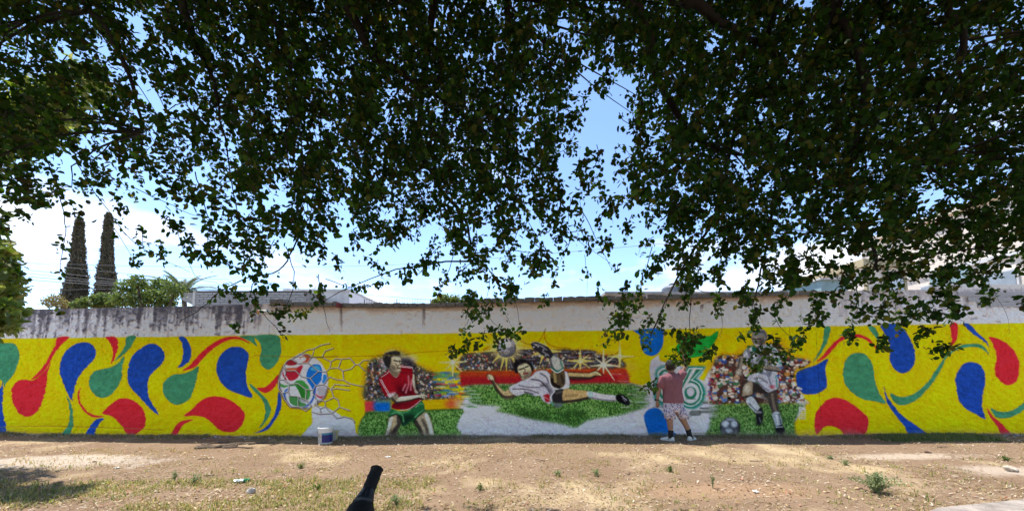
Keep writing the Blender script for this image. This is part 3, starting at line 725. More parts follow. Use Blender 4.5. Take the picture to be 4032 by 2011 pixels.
fill('D', [(1135,780),(1185,770),(1195,840),(1155,850),(1140,815)], (150,36,44), 2); stroke('D', [(1140,800),(1190,830)], 3, (214,190,190), 1.5, 0.6); stroke('D', [(1215,860),(1200,800),(1245,740)], 4, (214,212,220), 1.5, 0.9)
fill('D', [(1200,840),(1240,860),(1320,862),(1310,895),(1250,905)], (92,104,100), 2); stroke('D', [(1200,845),(1230,880)], 4, (70,150,130), 2, 0.8)
fill('D', [(825,480),(850,430),(900,420),(970,430),(1020,480),(1025,540),(985,540),(960,470),(890,490),(870,560),(840,550)], (36,33,36), 2)
fill('D', [(868,500),(930,462),(985,480),(1008,540),(985,590),(925,630),(895,590)], (190,178,146), 1.4)
fill('D', [(960,560),(1010,540),(990,590),(925,635),(915,600)], (74,66,58), 6, 0.8); fill('D', [(900,480),(950,460),(960,490),(910,505)], (206,198,168), 3, 0.8)
stroke('D', [(885,522),(925,510)], 6, (34,30,30), 2, 0.9); stroke('D', [(945,498),(975,490)], 6, (34,30,30), 2, 0.9); stroke('D', [(930,500),(945,540),(925,545)], 3, (70,60,52), 2, 0.8); stroke('D', [(925,565),(965,555)], 8, (120,36,40), 2, 0.9); stroke('D', [(885,560),(905,600)], 6, (70,60,52), 3, 0.7)
for i in range(16): ell('D', rnd.uniform(840, 1010), rnd.uniform(430, 475), 10, 7, rnd.choice([(24,22,24),(80,76,78)]), 2, 0.6)

# ---- 8 the number 86
GG, GL = (14,116,92), (40,112,84)
six = dict(ring=(870,715), )
def band6(r1x, r1y, col, soft=0.9):
    ell('M', 868, 735, r1x, r1y, col, soft)
def arm6(off, w, col, soft=0.9):
    stroke('M', [(985 + off * 0.9, 165), (745 + off * 0.9, 560)], w, col, soft, 1, False)
fill('M', [(640,460),(780,110),(1240,110),(960,430),(1150,560),(1225,740),(1150,960),(960,1095),(780,1040),(660,900),(600,700)], GG, 6, 0.85, False)
fill('M', [(800,130),(1195,130),(930,445),(800,520),(650,560)], GG, 2, 1, False); band6(325, 355, GG, 3)
fill('M', [(825,155),(1160,155),(890,455),(820,530),(640,560),(640,480)], (206,212,214), 1, 1, False); band6(282, 312, (206,212,214), 1.2)
fill('M', [(838,185),(1112,185),(860,450),(800,560),(660,560)], GL, 1, 1, False); band6(255, 283, GL, 1)
fill('M', [(905,150),(1020,150),(800,515),(720,700),(680,640)], (200,198,206), 1, 1, False); band6(208, 235, (200,198,206), 1)
stroke('M', [(905,185),(690,580)], 2, GL, 1, 0.6, False)
band6(142, 150, GL, 1); ell('M', 870, 705, 86, 104, (190,186,196), 1)
fill('M', [(250,110),(110,170),(60,300),(90,440),(30,560),(20,720),(60,900),(180,1010),(330,1060),(500,900),(480,300),(400,130)], GG, 5, 0.9)
fill('M', [(250,150),(140,210),(105,310),(135,440),(85,580),(80,720),(130,860),(280,960),(480,900),(470,300),(380,180)], (204,210,212), 1.5)
fill('M', [(270,190),(180,250),(140,330),(175,450),(130,580),(130,720),(180,830),(300,900),(450,850),(440,320),(370,210)], GL, 1.5)
fill('M', [(280,240),(220,300),(200,360),(240,440),(190,580),(190,700),(230,790),(320,840),(420,800),(400,330),(360,260)], (198,198,206), 1.5)
ell('M', 310, 380, 46, 60, GL, 1.5); ell('M', 310, 660, 60, 80, GL, 1.5)
for i in range(26):
    x = rnd.uniform(2560, 2800); y = rnd.uniform(1550, 1640)
    stroke('S', [(x, y), (x + rnd.uniform(12, 40), y)], rnd.uniform(2, 6), rnd.choice([(84,96,84),(110,140,104),(150,156,150),(60,70,62)]), 2.5, 0.4)
for x0_, y0_, x1_, w_ in ((2757,1620,2800,7),(2757,1605,2790,4),(2770,1585,2830,4),(2725,1625,2750,16)):
    stroke('S', [(x0_, y0_), (x1_, y0_)], w_, (74,82,74), 3, 0.7)

# ---- 9 panel with the running player
fill('F', [(140,560),(190,370),(420,340),(500,270),(830,240),(930,370),(1120,420),(1060,500),(970,520)], (120,116,40), 10, 0.6)
crowd('F', [(105,800),(115,600),(150,430),(200,375),(420,365),(500,300),(800,250),(850,370),(1110,420),(1070,480),(968,520),(965,640),(1050,800),(1045,855),(150,855)], 300, 10.0, 13, 4, (84,58,52), True)
for i in range(40): ell('F', rnd.gauss(120, 22), rnd.uniform(560, 820), 9, 9, rnd.choice([(150,40,60),(40,70,160),(190,150,130)]), 1.2, 0.8)
for i in range(60): ell('F', rnd.uniform(790, 1040), rnd.uniform(690, 850), 12, 11, rnd.choice([(205,200,200),(60,100,180),(150,40,50),(190,180,165),(205,200,200)]), 1.2, 0.8)
fill('F', [(620,690),(700,720),(700,850),(620,830)], (40,34,34), 8, 0.6)
grass('F', [(195,860),(600,852),(1042,852),(1000,930),(965,1020),(960,1140),(955,1200),(135,1200),(108,1080),(150,930)], 4, 55)
for i in range(30):
    y = rnd.uniform(830, 1020); stroke('F', [(1000, y), (1060, y - 3)], 3, (200,196,200), 2, 0.5); stroke('F', [(110, y), (190, y)], 4, rnd.choice([(80,110,74),(150,156,150)]), 2, 0.4)
fill('F', [(430,640),(530,620),(640,700),(780,700),(800,860),(830,1080),(860,1150),(770,1160),(730,960),(670,740),(560,740),(630,900),(640,1050),(570,1060),(560,950),(460,840),(425,770)], (30,28,28), 4, 0.55)
fill('F', [(520,640),(640,700),(690,740),(560,745),(520,770)], (50,44,42), 1.5)
fill('F', [(440,700),(475,648),(532,642),(525,770),(455,805),(433,760)], (150,134,112), 1.3); ell('F', 480, 700, 28, 46, (206,200,182), 5, 0.85); stroke('F', [(445,790),(520,770)], 10, (46,40,40), 4, 0.85)
fill('F', [(468,830),(530,780),(605,885),(612,935),(570,945)], (176,182,186), 1.2); stroke('F', [(500,850),(575,930)], 7, (90,96,100), 3, 0.7)
fill('F', [(568,945),(625,890),(636,1000),(620,1045),(580,1048)], (34,34,38), 1.3); stroke('F', [(600,990),(615,1030)], 4, (130,134,140), 2, 0.7); ell('F', 597, 935, 30, 12, (190,190,196), 2, 0.7)
fill('F', [(680,735),(772,718),(782,850),(802,940),(742,948),(700,850)], (70,62,58), 1.3); stroke('F', [(735,760),(745,850),(770,930)], 10, (130,116,100), 6, 0.7)
fill('F', [(733,950),(806,940),(832,1070),(780,1085)], (160,168,174), 1.2); stroke('F', [(800,950),(822,1060)], 7, (80,86,92), 3, 0.8); stroke('F', [(770,960),(795,1060)], 5, (216,220,224), 2, 0.8)
fill('F', [(770,1080),(838,1060),(852,1140),(790,1155),(772,1120)], (30,30,34), 1.3); stroke('F', [(772,1082),(835,1078)], 5, (200,204,208), 2, 0.8)
fill('F', [(488,590),(560,550),(770,570),(790,690),(745,720),(690,735),(640,700),(600,640),(500,625)], (176,176,186), 1.2)
for p in ([(560,600),(640,690),(700,720)], [(600,590),(680,640)], [(700,600),(730,690)]): stroke('F', p, 7, (104,104,114), 4, 0.75)
ell('F', 735, 682, 26, 22, (160,60,70), 3, 0.7); stroke('F', [(770,575),(780,690)], 5, (60,140,120), 2, 0.8)
fill('F', [(405,385),(465,400),(425,515),(430,570),(368,560),(378,505)], (140,130,116), 1.3); stroke('F', [(412,400),(385,510)], 7, (60,54,52), 3, 0.7); ell('F', 398, 535, 26, 28, (170,160,146), 2)
fill('F', [(440,370),(480,300),(545,268),(660,262),(760,288),(800,370),(828,468),(770,478),(745,430),(770,560),(690,592),(560,545),(510,440),(470,420)], (178,180,190), 1.2)
for p in ([(520,340),(540,440),(600,520)], [(660,330),(690,430),(680,540)], [(740,330),(740,430)], [(470,390),(520,440)], [(560,520),(680,560)]): stroke('F', p, 8, (104,106,118), 5, 0.7)
fill('F', [(570,350),(670,350),(650,500),(590,500)], (84,80,88), 8, 0.7)
for p in ([(690,400),(720,480),(700,570)], [(540,470),(620,540)], [(500,330),(520,400)]): stroke('F', p, 16, (96,98,110), 9, .75)
for p in ([(520,310),(560,400)], [(690,300),(720,360)]): stroke('F', p, 9, (214,216,224), 5, .8)
fill('F', [(530,280),(570,290),(610,340),(660,300),(680,275),(680,330),(610,350),(535,330)], (34,90,74), 1.5)
for p in ([(690,270),(775,330)], [(780,400),(815,465)], [(795,400),(828,460)], [(455,330),(490,300)]): stroke('F', p, 4, (60,140,120), 1.6, 0.8)
fill('F', [(640,480),(720,470),(800,490),(822,530),(760,525),(650,510)], (128,118,106), 1.4); stroke('F', [(660,510),(760,525),(820,535)], 6, (44,40,40), 3, 0.8)
fill('F', [(525,165),(560,125),(640,115),(684,165),(680,215),(655,230),(640,180),(545,185)], (110,112,118), 1.6); stroke('F', [(560,150),(640,140),(675,190)], 5, (40,40,44), 3, 0.7)
fill('F', [(520,205),(540,175),(640,180),(662,230),(620,292),(572,296),(538,250)], (134,126,118), 1.4)
fill('F', [(610,200),(660,230),(620,292),(590,290)], (54,50,48), 6, 0.8); stroke('F', [(535,210),(560,208)], 5, (30,28,28), 2, 0.9); stroke('F', [(580,208),(612,205)], 5, (30,28,28), 2, 0.9); stroke('F', [(560,270),(600,272)], 5, (206,204,200), 2, 0.9); stroke('F', [(565,215),(560,245),(585,248)], 3, (56,52,50), 2, 0.8); fill('F', [(545,190),(600,185),(600,200),(545,203)], (160,152,142), 3, 0.7)
ell('F', 312, 1090, 100, 102, (34,34,36), 3); ell('F', 310, 1082, 90, 92, (66,66,70), 2)
for cx_, cy_, rx_, ry_, c in ((268,1050,36,36,(188,196,206)),(352,1052,32,36,(184,190,200)),(300,1118,34,26,(170,178,190)),(316,1006,44,14,(150,156,164)),(242,1118,16,28,(92,94,100)),(372,1120,16,28,(90,92,98))):
    ell('F', cx_, cy_, rx_, ry_, c, 3)

# brushwork over the three figure panels
for x0_, x1_ in ((1435, 1800), (1800, 2460), (2790, 3160)):
    sl = np.s_[:, pxcol(x0_):pxcol(x1_)]
    lum = img[sl].mean(-1, keepdims=True); sat = img[sl].max(-1, keepdims=True) - img[sl].min(-1, keepdims=True)
    fig = np.clip(1 - np.abs(img[sl] - np.asarray(YEL, np.float32)).max(-1, keepdims=True) / 60.0, 0, 1)
    tex = vnoise(img[sl].shape[:2], (3.0, 2.2), 91)[..., None] - .5
    bel = (np.arange(CH)[:, None, None] > int((ZT - wall_sz([x0_], [1320])[1][0]) / RES))
    new = np.clip(122 + (img[sl] - 128) * (1.12 if x0_ < 2700 else 1.0) + (6 if x0_ < 2700 else -2), 0, 245) * (1 + tex * .34)
    img[sl] = np.where(bel, img[sl] * fig + new * (1 - fig), img[sl])

# ---- 10 dirt thrown up at the foot, fine joints, crack lines
basez = np.interp(colS * WCOS, _bx, _bz)
hgt = rowZ[:, None] - basez[None, :]
m = (np.clip(1 - hgt / (0.05 + 0.16 * nA), 0, 1) * (0.25 + 0.5 * nB))[..., None]
img[:] = img * (1 - m) + np.array((150, 138, 116), np.float32) * m
m = (np.clip(1 - hgt / (0.03 + 0.05 * nB), 0, 1) * 0.8)[..., None]
img[:] = img * (1 - m) + np.array((112, 104, 96), np.float32) * m
for pts in ([(0,1679),(200,1676),(480,1684),(640,1690)], [(1000,1398),(1200,1404),(1330,1400)], [(1900,1386),(2000,1386)], [(2540,1703),(2610,1704)], [(2720,1703),(2810,1704)]):
    stroke('S', pts, 2, (110,98,40), 1.4, 0.6)

# ---- the relief: trowelled plaster over block courses
rel_h = ((nA - 0.5) * 0.016 + (nB - 0.5) * 0.022 + (nC - 0.5) * 0.010).astype(np.float32)
ridg = np.abs(vnoise((CH, CW), (7, 13), 61) - 0.5) * 2
rel_h -= (np.clip(0.22 - ridg, 0, 1) * 0.060).astype(np.float32)
wob = vnoise((CH, CW), (60, 70), 62) * 0.035
cz = ((rowZ[:, None] + wob) / 0.205) % 1.0
rel_h -= (np.clip(1 - np.abs(cz - 0.5) / 0.05, 0, 1) * 0.006 * np.clip(nA * 2 - 0.6, 0, 1)).astype(np.float32)
ledge = np.clip((0.17 - hgt) / 0.03, 0, 1) * np.clip((pxcol(640) - np.arange(CW))[None, :] / 40.0, 0, 1)
rel_h += (ledge * 0.022).astype(np.float32)

PAINT_GAIN = 1.58
m_wall = mat('wall_paint', attr='paint', rough=0.92, noise=0.05, nscale=38.0, bump=0.009, bscale=26.0, spec=0.1)
m_conc = mat('wall_concrete', (0.30, 0.28, 0.27), 0.9, 0.35, 7.0, 0.006, 40.0)
wall = empty('boundary_wall', (0, WD, 0), 'long rough plastered boundary wall painted with a colourful football mural', 'wall')
wall['kind'] = 'thing'
VS = 2
def wall_section(s0, s1, ss, zz):
    ncol = max(int((s1 - s0) / (RES * VS)), 2); nrow = int(3.15 / (RES * VS))
    S = np.linspace(s0, s1, ncol)[None, :]
    top = np.interp(S, ss, zz); bot = np.full_like(top, -0.2)
    V_ = np.linspace(0, 1, nrow)[:, None]
    Z = top + (bot - top) * V_ + 0 * S
    SS = S + 0 * Z
    ci = np.clip(((SS - S0) / RES).astype(int), 1, CW - 2); ri = np.clip(((ZT - Z) / RES).astype(int), 1, CH - 2)
    col = (img[ri, ci] + img[ri - 1, ci] + img[ri, ci - 1] + img[ri - 1, ci - 1]) / 4.0
    hh = rel_h[ri, ci]
    hh = hh * np.clip(V_ * nrow / 3.0, 0, 1)
    P = wall_xyz(SS, Z, hh)
    n = nrow * ncol
    idx = np.arange(n).reshape(nrow, ncol)
    q = np.stack([idx[:-1, :-1], idx[1:, :-1], idx[1:, 1:], idx[:-1, 1:]], -1).reshape(-1, 4)
    me = np_mesh('plaster_face', P.reshape(-1, 3) - np.array(wall.location), q, None, np.clip(s2l(col) * PAINT_GAIN, 0, 0.85).reshape(-1, 3), 'paint')
    link('plaster_face', me, m_wall, wall, True)
    tp = wall_xyz(S[0], top[0], 0.0); tb_ = wall_xyz(S[0], top[0] - .004, -0.09); n_ = len(tp); ii = np.arange(n_ - 1)
    link('top_edge', np_mesh('top_edge', np.concatenate([tp, tb_]) - np.array(wall.location), np.stack([ii, ii + 1, ii + 1 + n_, ii + n_], -1)), m_conc, wall)
    # solid core behind the face
    mb = MB(); f = []
    ks = np.linspace(s0 + 0.002, s1 - 0.002, 24)
    kt = np.interp(ks, ss, zz) - 0.004
    vs = []
    for k_, t_ in zip(ks, kt):
        for o_, z_ in ((-0.075, -0.2), (-0.075, t_), (-0.22, t_), (-0.22, -0.2)):
            vs.append(tuple(wall_xyz(np.array(k_), np.array(z_), o_) - np.array(wall.location)))
    for i in range(23):
        for j in range(4):
            f.append((i * 4 + j, i * 4 + (j + 1) % 4, (i + 1) * 4 + (j + 1) % 4, (i + 1) * 4 + j))
    f.append((0, 3, 2, 1)); f.append((92, 93, 94, 95))
    mb.add(vs, f).build('wall_core', m_conc, wall)
for sc_ in SECS:
    wall_section(max(sc_['s0'], S0), min(sc_['s1'], S1W), sc_['ss'], sc_['zz'])

# coping bricks along the middle of the wall
m_cop = mat('coping_brick', (0.085, 0.08, 0.075), 0.95, 0.6, 11.0, 0.01, 45.0, col2=(0.34, 0.32, 0.29))
m_mort = mat('mortar_bed', (0.30, 0.23, 0.17), 0.95, 0.4, 14.0, 0.006, 50.0)
def coping_mesh(seed):
    g = random.Random(seed)
    bm = bmesh.new(); bmesh.ops.create_cube(bm, size=1.0)
    bmesh.ops.subdivide_edges(bm, edges=bm.edges[:], cuts=2, use_grid_fill=True)
    for v in bm.verts:
        v.co += Vector((g.gauss(0, .02), g.gauss(0, .02), g.gauss(0, .05)))
        if abs(v.co.x) > .45 and abs(v.co.z) > .45: v.co.z *= 0.9
    me = bpy.data.meshes.new('coping_brick'); bm.to_mesh(me); bm.free(); me.materials.append(m_cop)
    return me
cop_meshes = [coping_mesh(i) for i in range(7)]
def coping(x0, x1, pts, hpx):
    s_0 = float(wall_sz([x0], [1190])[0][0]); s_1 = float(wall_sz([x1], [1190])[0][0])
    ss, zz = sec_top(pts)
    s = s_0; i = 0
    mb = MB()
    for k in range(30):
        sa = s_0 + (s_1 - s_0) * k / 30; sb = s_0 + (s_1 - s_0) * (k + 1) / 30
        za = float(np.interp((sa + sb) / 2, ss, zz))
        c = [tuple(wall_xyz(np.array(q), np.array(w), o) - np.array(wall.location)) for q, w, o in ((sa, za - .004, .035), (sb, za - .004, .035), (sb, za - .004, -.21), (sa, za - .004, -.21), (sa, za + .022, .035), (sb, za + .022, .035), (sb, za + .022, -.21), (sa, za + .022, -.21))]
        mb.add(c, [(0,3,2,1),(4,5,6,7),(0,1,5,4),(1,2,6,5),(2,3,7,6),(3,0,4,7)])
    mb.build('mortar_bed', m_mort, wall)
    while s < s_1 - 0.05:
        w = min(rnd.uniform(0.17, 0.27), s_1 - s); h_ = hpx * 0.0055
        z = float(np.interp(s + w / 2, ss, zz)) + 0.022 + h_ / 2
        o = bpy.data.objects.new('coping_brick', cop_meshes[i % 7]); COL.objects.link(o); o.parent = wall
        p = wall_xyz(np.array(s + w / 2), np.array(z + rnd.gauss(0, .003)), -0.085 + rnd.gauss(0, .006)) - np.array(wall.location)
        o.location = p; o.rotation_euler = (rnd.gauss(0, .02), rnd.gauss(0, .02), WANG + rnd.gauss(0, .02) + (math.pi if i % 2 else 0))
        o.scale = (w - 0.012, 0.27, h_ * rnd.uniform(.92, 1.06)); s += w; i += 1
coping(1066, 1125, [(1066,1198),(1125,1198)], 17)
coping(1130, 1332, [(1130,1208),(1332,1209)], 16)
coping(1350, 1866, [(1350,1212),(1600,1214),(1866,1210)], 16)
coping(1870, 3203, [(1870,1196),(2600,1182),(3203,1163)], 16)
# a course of blocks laid bare near the top of the right end
m_blk = mat('bare_block', (0.40, 0.39, 0.40), 0.95, 0.4, 9.0, 0.006, 50.0, col2=(0.56, 0.55, 0.56))
bx_ = MB().box((-.5, -.5, -.5), (.5, .5, .5)).mesh('wall_block'); bx_.materials.append(m_blk)
for row, yp in enumerate((1158, 1178, 1199)):
    x = 3770 + (row % 2) * 40
    while x < 4330:
        w = 78; s, z = wall_sz([x + w / 2], [yp])
        if not (row == 2 and x < 3830):
            o = bpy.data.objects.new('wall_block', bx_); COL.objects.link(o); o.parent = wall
            o.location = wall_xyz(s, z, 0.006 + rnd.uniform(0, .004))[0] - np.array(wall.location)
            o.rotation_euler = (0, 0, WANG); o.scale = (w * 0.0051 - 0.012, 0.022, 0.095)
        x += w
# drain spouts through the wall
def spout(px, py, name, m, m2, L, r0, label):
    s, z = wall_sz([px], [py]); p = Vector(wall_xyz(s, z, -0.05)[0]) - wall.location
    mb = MB(); d = Vector((-0.75, -1, -0.12)).normalized()
    mb.tube([p, p + d * L], [r0, r0], 14, False); mb.tube([p + d * L, p + d * 0.02], [r0 * .86, r0 * .86], 14, False)
    o = mb.build(name, m, wall, True); o['label'] = label
    mb = MB(); mb.tube([p + d * (L + .0), p + d * (L + .012)], [r0 * 1.02, r0 * 1.02], 14, True); mb.build('spout_end', m2, o)
spout(1058, 1228, 'drain_pipe', mat('pipe_white', (.62, .60, .55), .6, .2, 20), mat('clay_orange', (.55, .24, .05), .8, .3, 25), 0.24, 0.050, 'short white drain pipe with an orange clay end')
s, z = wall_sz([1341], [1203]); p = Vector(wall_xyz(s, z, 0.03)[0]) - wall.location
o = MB().box((p.x - .045, p.y - .10, p.z - .05), (p.x + .045, p.y + .06, p.z + .045)).box((p.x - .03, p.y - .16, p.z - .06), (p.x + .05, p.y - .08, p.z - .02)).build('rain_spout', mat('red_clay', (.20, .045, .045), .8, .4, 20), wall, bevel=.006)
o['label'] = 'small dark red clay rain spout under the coping'
print('wall', time.time() - T0)
# ================================================================== the ground
xs = np.concatenate([[-400,-200,-100,-60,-40,-28,-22,-18], np.arange(-15, 15.01, 0.06), [18,22,28,40,60,100,200,400]])
ys = np.concatenate([[-60,-30,-15,-8,-4,-2,0,1,2,2.6], np.arange(3.0, 9.4, 0.045), [9.8,10.5,12,15,20,28,40,60,100,200,500]])
X, Y = np.meshgrid(xs, ys)
Z = ground_z(X, Y)
# the exposed root hump, left of the buckets
RT = on_ground(905, 1752)
nr, nc = X.shape
idx = np.arange(nr * nc).reshape(nr, nc)
q = np.stack([idx[:-1, :-1], idx[:-1, 1:], idx[1:, 1:], idx[1:, :-1]], -1).reshape(-1, 4)
me = np_mesh('ground', np.stack([X, Y, Z], -1), q)
m_gr = bpy.data.materials.new('dry_earth'); m_gr.use_nodes = True
t = m_gr.node_tree; N = t.nodes; L = t.links; b = N['Principled BSDF']
b.inputs['Roughness'].default_value = 0.95; b.inputs['Specular IOR Level'].default_value = 0.1
tc = N.new('ShaderNodeTexCoord')
def gn(scale, detail=6, rough=0.6, stretch=None, off=0.0):
    n = N.new('ShaderNodeTexNoise'); n.inputs['Scale'].default_value = scale; n.inputs['Detail'].default_value = detail; n.inputs['Roughness'].default_value = rough
    mp = N.new('ShaderNodeMapping'); mp.inputs['Location'].default_value = (off, off * .7, 0)
    if stretch: mp.inputs['Scale'].default_value = stretch
    L.new(tc.outputs['Object'], mp.inputs[0]); L.new(mp.outputs[0], n.inputs['Vector'])
    return n.outputs['Fac']
def ramp(f, a, b_):
    r = N.new('ShaderNodeMapRange'); r.inputs[1].default_value = a; r.inputs[2].default_value = b_; L.new(f, r.inputs[0]); return r.outputs[0]
def mixc(f, a, b_):
    m = N.new('ShaderNodeMix'); m.data_type = 'RGBA'; L.new(f, m.inputs[0])
    for i, v in ((6, a), (7, b_)):
        if isinstance(v, tuple): m.inputs[i].default_value = (*v, 1)
        else: L.new(v, m.inputs[i])
    return m.outputs[2]
def mth(op, a, b_):
    m = N.new('ShaderNodeMath'); m.operation = op
    for i, v in enumerate((a, b_)):
        if isinstance(v, (int, float)): m.inputs[i].default_value = v
        else: L.new(v, m.inputs[i])
    return m.outputs[0]
c = mixc(ramp(gn(1.3), 0.35, 0.65), (0.225, 0.153, 0.098), (0.30, 0.215, 0.142))
c = mixc(ramp(gn(26, 8, 0.7), 0.42, 0.62), c, (0.22, 0.14, 0.09))
c = mixc(ramp(gn(0.55, 7, 0.62, off=5.0), 0.54, 0.66), c, (0.46, 0.35, 0.21))     # matted straw
c = mixc(ramp(gn(70, 3, 0.8, off=9.0), 0.62, 0.72), c, (0.45, 0.35, 0.25))            # chaff and small stones
def patch(px, py, rx, ry, col, c, amt=0.85):
    p = on_ground(px, py)
    s = N.new('ShaderNodeVectorMath'); s.operation = 'SUBTRACT'; s.inputs[1].default_value = p; L.new(tc.outputs['Object'], s.inputs[0])
    d = N.new('ShaderNodeVectorMath'); d.operation = 'DIVIDE'; d.inputs[1].default_value = (rx, ry, 1e3); L.new(s.outputs[0], d.inputs[0])
    ln = N.new('ShaderNodeVectorMath'); ln.operation = 'LENGTH'; L.new(d.outputs[0], ln.inputs[0])
    f = mth('ADD', ln.outputs['Value'], mth('MULTIPLY', gn(2.2, 7, 0.7, off=px * .01), 1.5))
    f = ramp(f, 1.75, 1.25)
    return mixc(mth('MULTIPLY', f, amt), c, col)
c = patch(250, 1812, 1.9, 0.55, (0.50, 0.42, 0.34), c)
c = patch(3560, 1795, 1.3, 0.22, (0.47, 0.38, 0.29), c)
c = patch(3980, 1850, 0.9, 0.30, (0.50, 0.41, 0.33), c, .7)
c = patch(2900, 1930, 1.6, 0.35, (0.36, 0.23, 0.14), c, .7)
L.new(c, b.inputs['Base Color'])
bp = N.new('ShaderNodeBump'); bp.inputs['Distance'].default_value = 0.012; bp.inputs['Strength'].default_value = 1.0
L.new(mth('ADD', gn(22, 8, 0.72), mth('MULTIPLY', gn(90, 4, .7), 0.35)), bp.inputs['Height']); L.new(bp.outputs[0], b.inputs['Normal'])
g_o = link('ground', me, m_gr, None, True)
tag(g_o, kind='structure')

# concrete slab corner, lower right
m_slab = mat('worn_concrete', (0.36, 0.31, 0.27), 0.9, 0.5, 5.0, 0.006, 60.0)
p0 = on_ground(3690, 2011); p1 = on_ground(4032, 1972); p2 = on_ground(4500, 1935); p3 = on_ground(4500, 2100); p4 = on_ground(3500, 2100)
mb = MB(); top = [Vector((p.x, p.y, 0.045)) for p in (p0, p1, p2, p3, p4)]; bot = [Vector((p.x, p.y, -0.1)) for p in (p0, p1, p2, p3, p4)]
n = 5; mb.add(top + bot, [tuple(range(n))[::-1], tuple(range(n, 2 * n))] + [(i, (i + 1) % n, n + (i + 1) % n, n + i) for i in range(n)])
o = mb.build('paving_slab', m_slab, None, bevel=.01); tag(o, kind='structure')

# --- litter: straw, chips and fallen leaves
def scatter(n, xr, yr, dens, seed):
    g = np.random.default_rng(seed)
    x = g.uniform(*xr, n); y = g.uniform(*yr, n)
    k = g.random(n) < dens(x, y)
    return x[k], y[k], g
def blades(name, x, y, g, ln, wd, cols, tilt, lift=0.004, parent=None, m=None):
    """small leaf or straw shaped flakes lying about: two quads folded along a rib"""
    n = len(x); z = ground_z(x, y) + lift
    a = g.uniform(0, 2 * np.pi, n); l = g.uniform(*ln, n); w = l * g.uniform(*wd, n)
    ti = g.normal(0, tilt, n); ro = g.normal(0, tilt, n)
    d = np.stack([np.cos(a) * np.cos(ti), np.sin(a) * np.cos(ti), np.sin(ti)], -1)
    s = np.stack([-np.sin(a) * np.cos(ro), np.cos(a) * np.cos(ro), np.sin(ro)], -1)
    c = np.stack([x, y, z + np.abs(np.sin(ti)) * l * .5 + np.abs(np.sin(ro)) * w * .5], -1)
    up = np.array((0, 0, 1.0))
    V = np.stack([c - d * l[:, None] / 2, c - s * w[:, None] / 2 + up * (w * .12)[:, None], c + d * l[:, None] / 2, c + s * w[:, None] / 2 + up * (w * .12)[:, None]], 1)
    q = np.arange(n * 4).reshape(n, 4)
    cc = np.asarray(cols)[g.integers(0, len(cols), n)] * g.uniform(.7, 1.2, (n, 1))
    me = np_mesh(name, V.reshape(-1, 3), None, np.concatenate([q[:, [0, 1, 2]], q[:, [0, 2, 3]]]), np.repeat(cc, 4, 0))
    return link(name, me, m)
m_lit = mat('litter', attr='col', rough=0.85, transl=0.15)
def d1(x, y):
    wallgap = (WD - WT * x) - y
    v = 0.25 + 0.9 * np.clip(lattice_noise(x, y, 0.8, 21) * 1.8 - 0.55, 0, 1)
    v = np.where((wallgap < 1.15) & (x > -3.5) & (x < 4), v + 0.55, v)
    v = np.where(wallgap < 0.05, 0, v)
    v = np.where((x < -3) & (y < 5.3), v + 0.45, v)
    return np.clip(v, 0, 1) * np.clip(5.0 / y, .45, 1)
x, y, g = scatter(80000, (-13.5, 13), (3.0, 9.0), d1, 5)
k = (WD - WT * x) - y > 0.04; x, y = x[k], y[k]
o = blades('straw_litter', x, y, g, (.018, .07), (.12, .4), [(.50,.39,.25),(.44,.33,.19),(.54,.45,.32),(.36,.25,.15),(.60,.52,.41),(.28,.18,.115)], .25, .004, None, m_lit)
tag(o, 'dry straw and chips strewn over the bare earth', 'straw', kind='stuff')
def d2(x, y): return np.clip((lattice_noise(x, y, 1.0, 31) * 1.7 - .5), 0, 1) * np.where(y < 5.2, 1, .16) * np.where(x < 0.5, 1, .35)
x, y, g = scatter(22000, (-12, 12), (3.0, 7.4), d2, 6)
o = blades('fallen_leaves', x, y, g, (.03, .065), (.4, .65), [(.52,.40,.20),(.60,.47,.27),(.36,.21,.11),(.62,.50,.34),(.30,.27,.09),(.46,.25,.16)], .35, .008, None, m_lit)
tag(o, 'dry fallen leaves scattered on the ground', 'fallen leaves', kind='stuff')
# --- grass: tufts of blades
def tuft_blades(name, cx, cy, g, nb, hgt, spread, cols, wid=.006, lean=.5, base=None):
    cx = np.repeat(cx, nb); cy = np.repeat(cy, nb); n = len(cx)
    hs = np.repeat(hgt, nb) * g.uniform(.5, 1.15, n)
    x = cx + g.normal(0, spread, n); y = cy + g.normal(0, spread, n); z = ground_z(x, y) - .005
    a = g.uniform(0, 2 * np.pi, n); ln = np.abs(g.normal(lean * .5, lean * .5, n))
    d = np.stack([np.cos(a), np.sin(a), 0 * a], -1); s = np.stack([-np.sin(a), np.cos(a), 0 * a], -1) * (wid * g.uniform(.6, 1.3, n))[:, None]
    p0 = np.stack([x, y, z], -1)
    p1 = p0 + d * (hs * ln * .35)[:, None]; p1[:, 2] += hs * .55
    p2 = p0 + d * (hs * ln)[:, None]; p2[:, 2] += hs * np.clip(1.05 - ln * .45, .25, 1)
    V = np.stack([p0 - s, p0 + s, p1 - s * .8, p1 + s * .8, p2], 1)
    i = np.arange(n * 5).reshape(n, 5)
    cc = np.asarray(cols)[g.integers(0, len(cols), n)] * g.uniform(.7, 1.2, (n, 1))
    me = np_mesh(name, V.reshape(-1, 3), i[:, [0, 1, 3, 2]], i[:, [2, 3, 4]], np.repeat(cc, 5, 0))
    return link(name, me, m_grass)
m_grass = mat('grass_blade', attr='col', rough=0.7, transl=0.35)
GREEN = [(.19,.26,.06),(.25,.30,.08),(.32,.34,.12),(.15,.20,.05),(.44,.40,.17)]
STRAW = [(.52,.42,.22),(.45,.34,.16),(.58,.48,.29),(.36,.31,.11),(.26,.27,.08)]
def d3(x, y):
    f = np.where((x < -1.0) & (y < 5.5), 1.5, .10) * np.clip(lattice_noise(x, y, .7, 41) * 2.2 - .75, 0, 1)
    return f
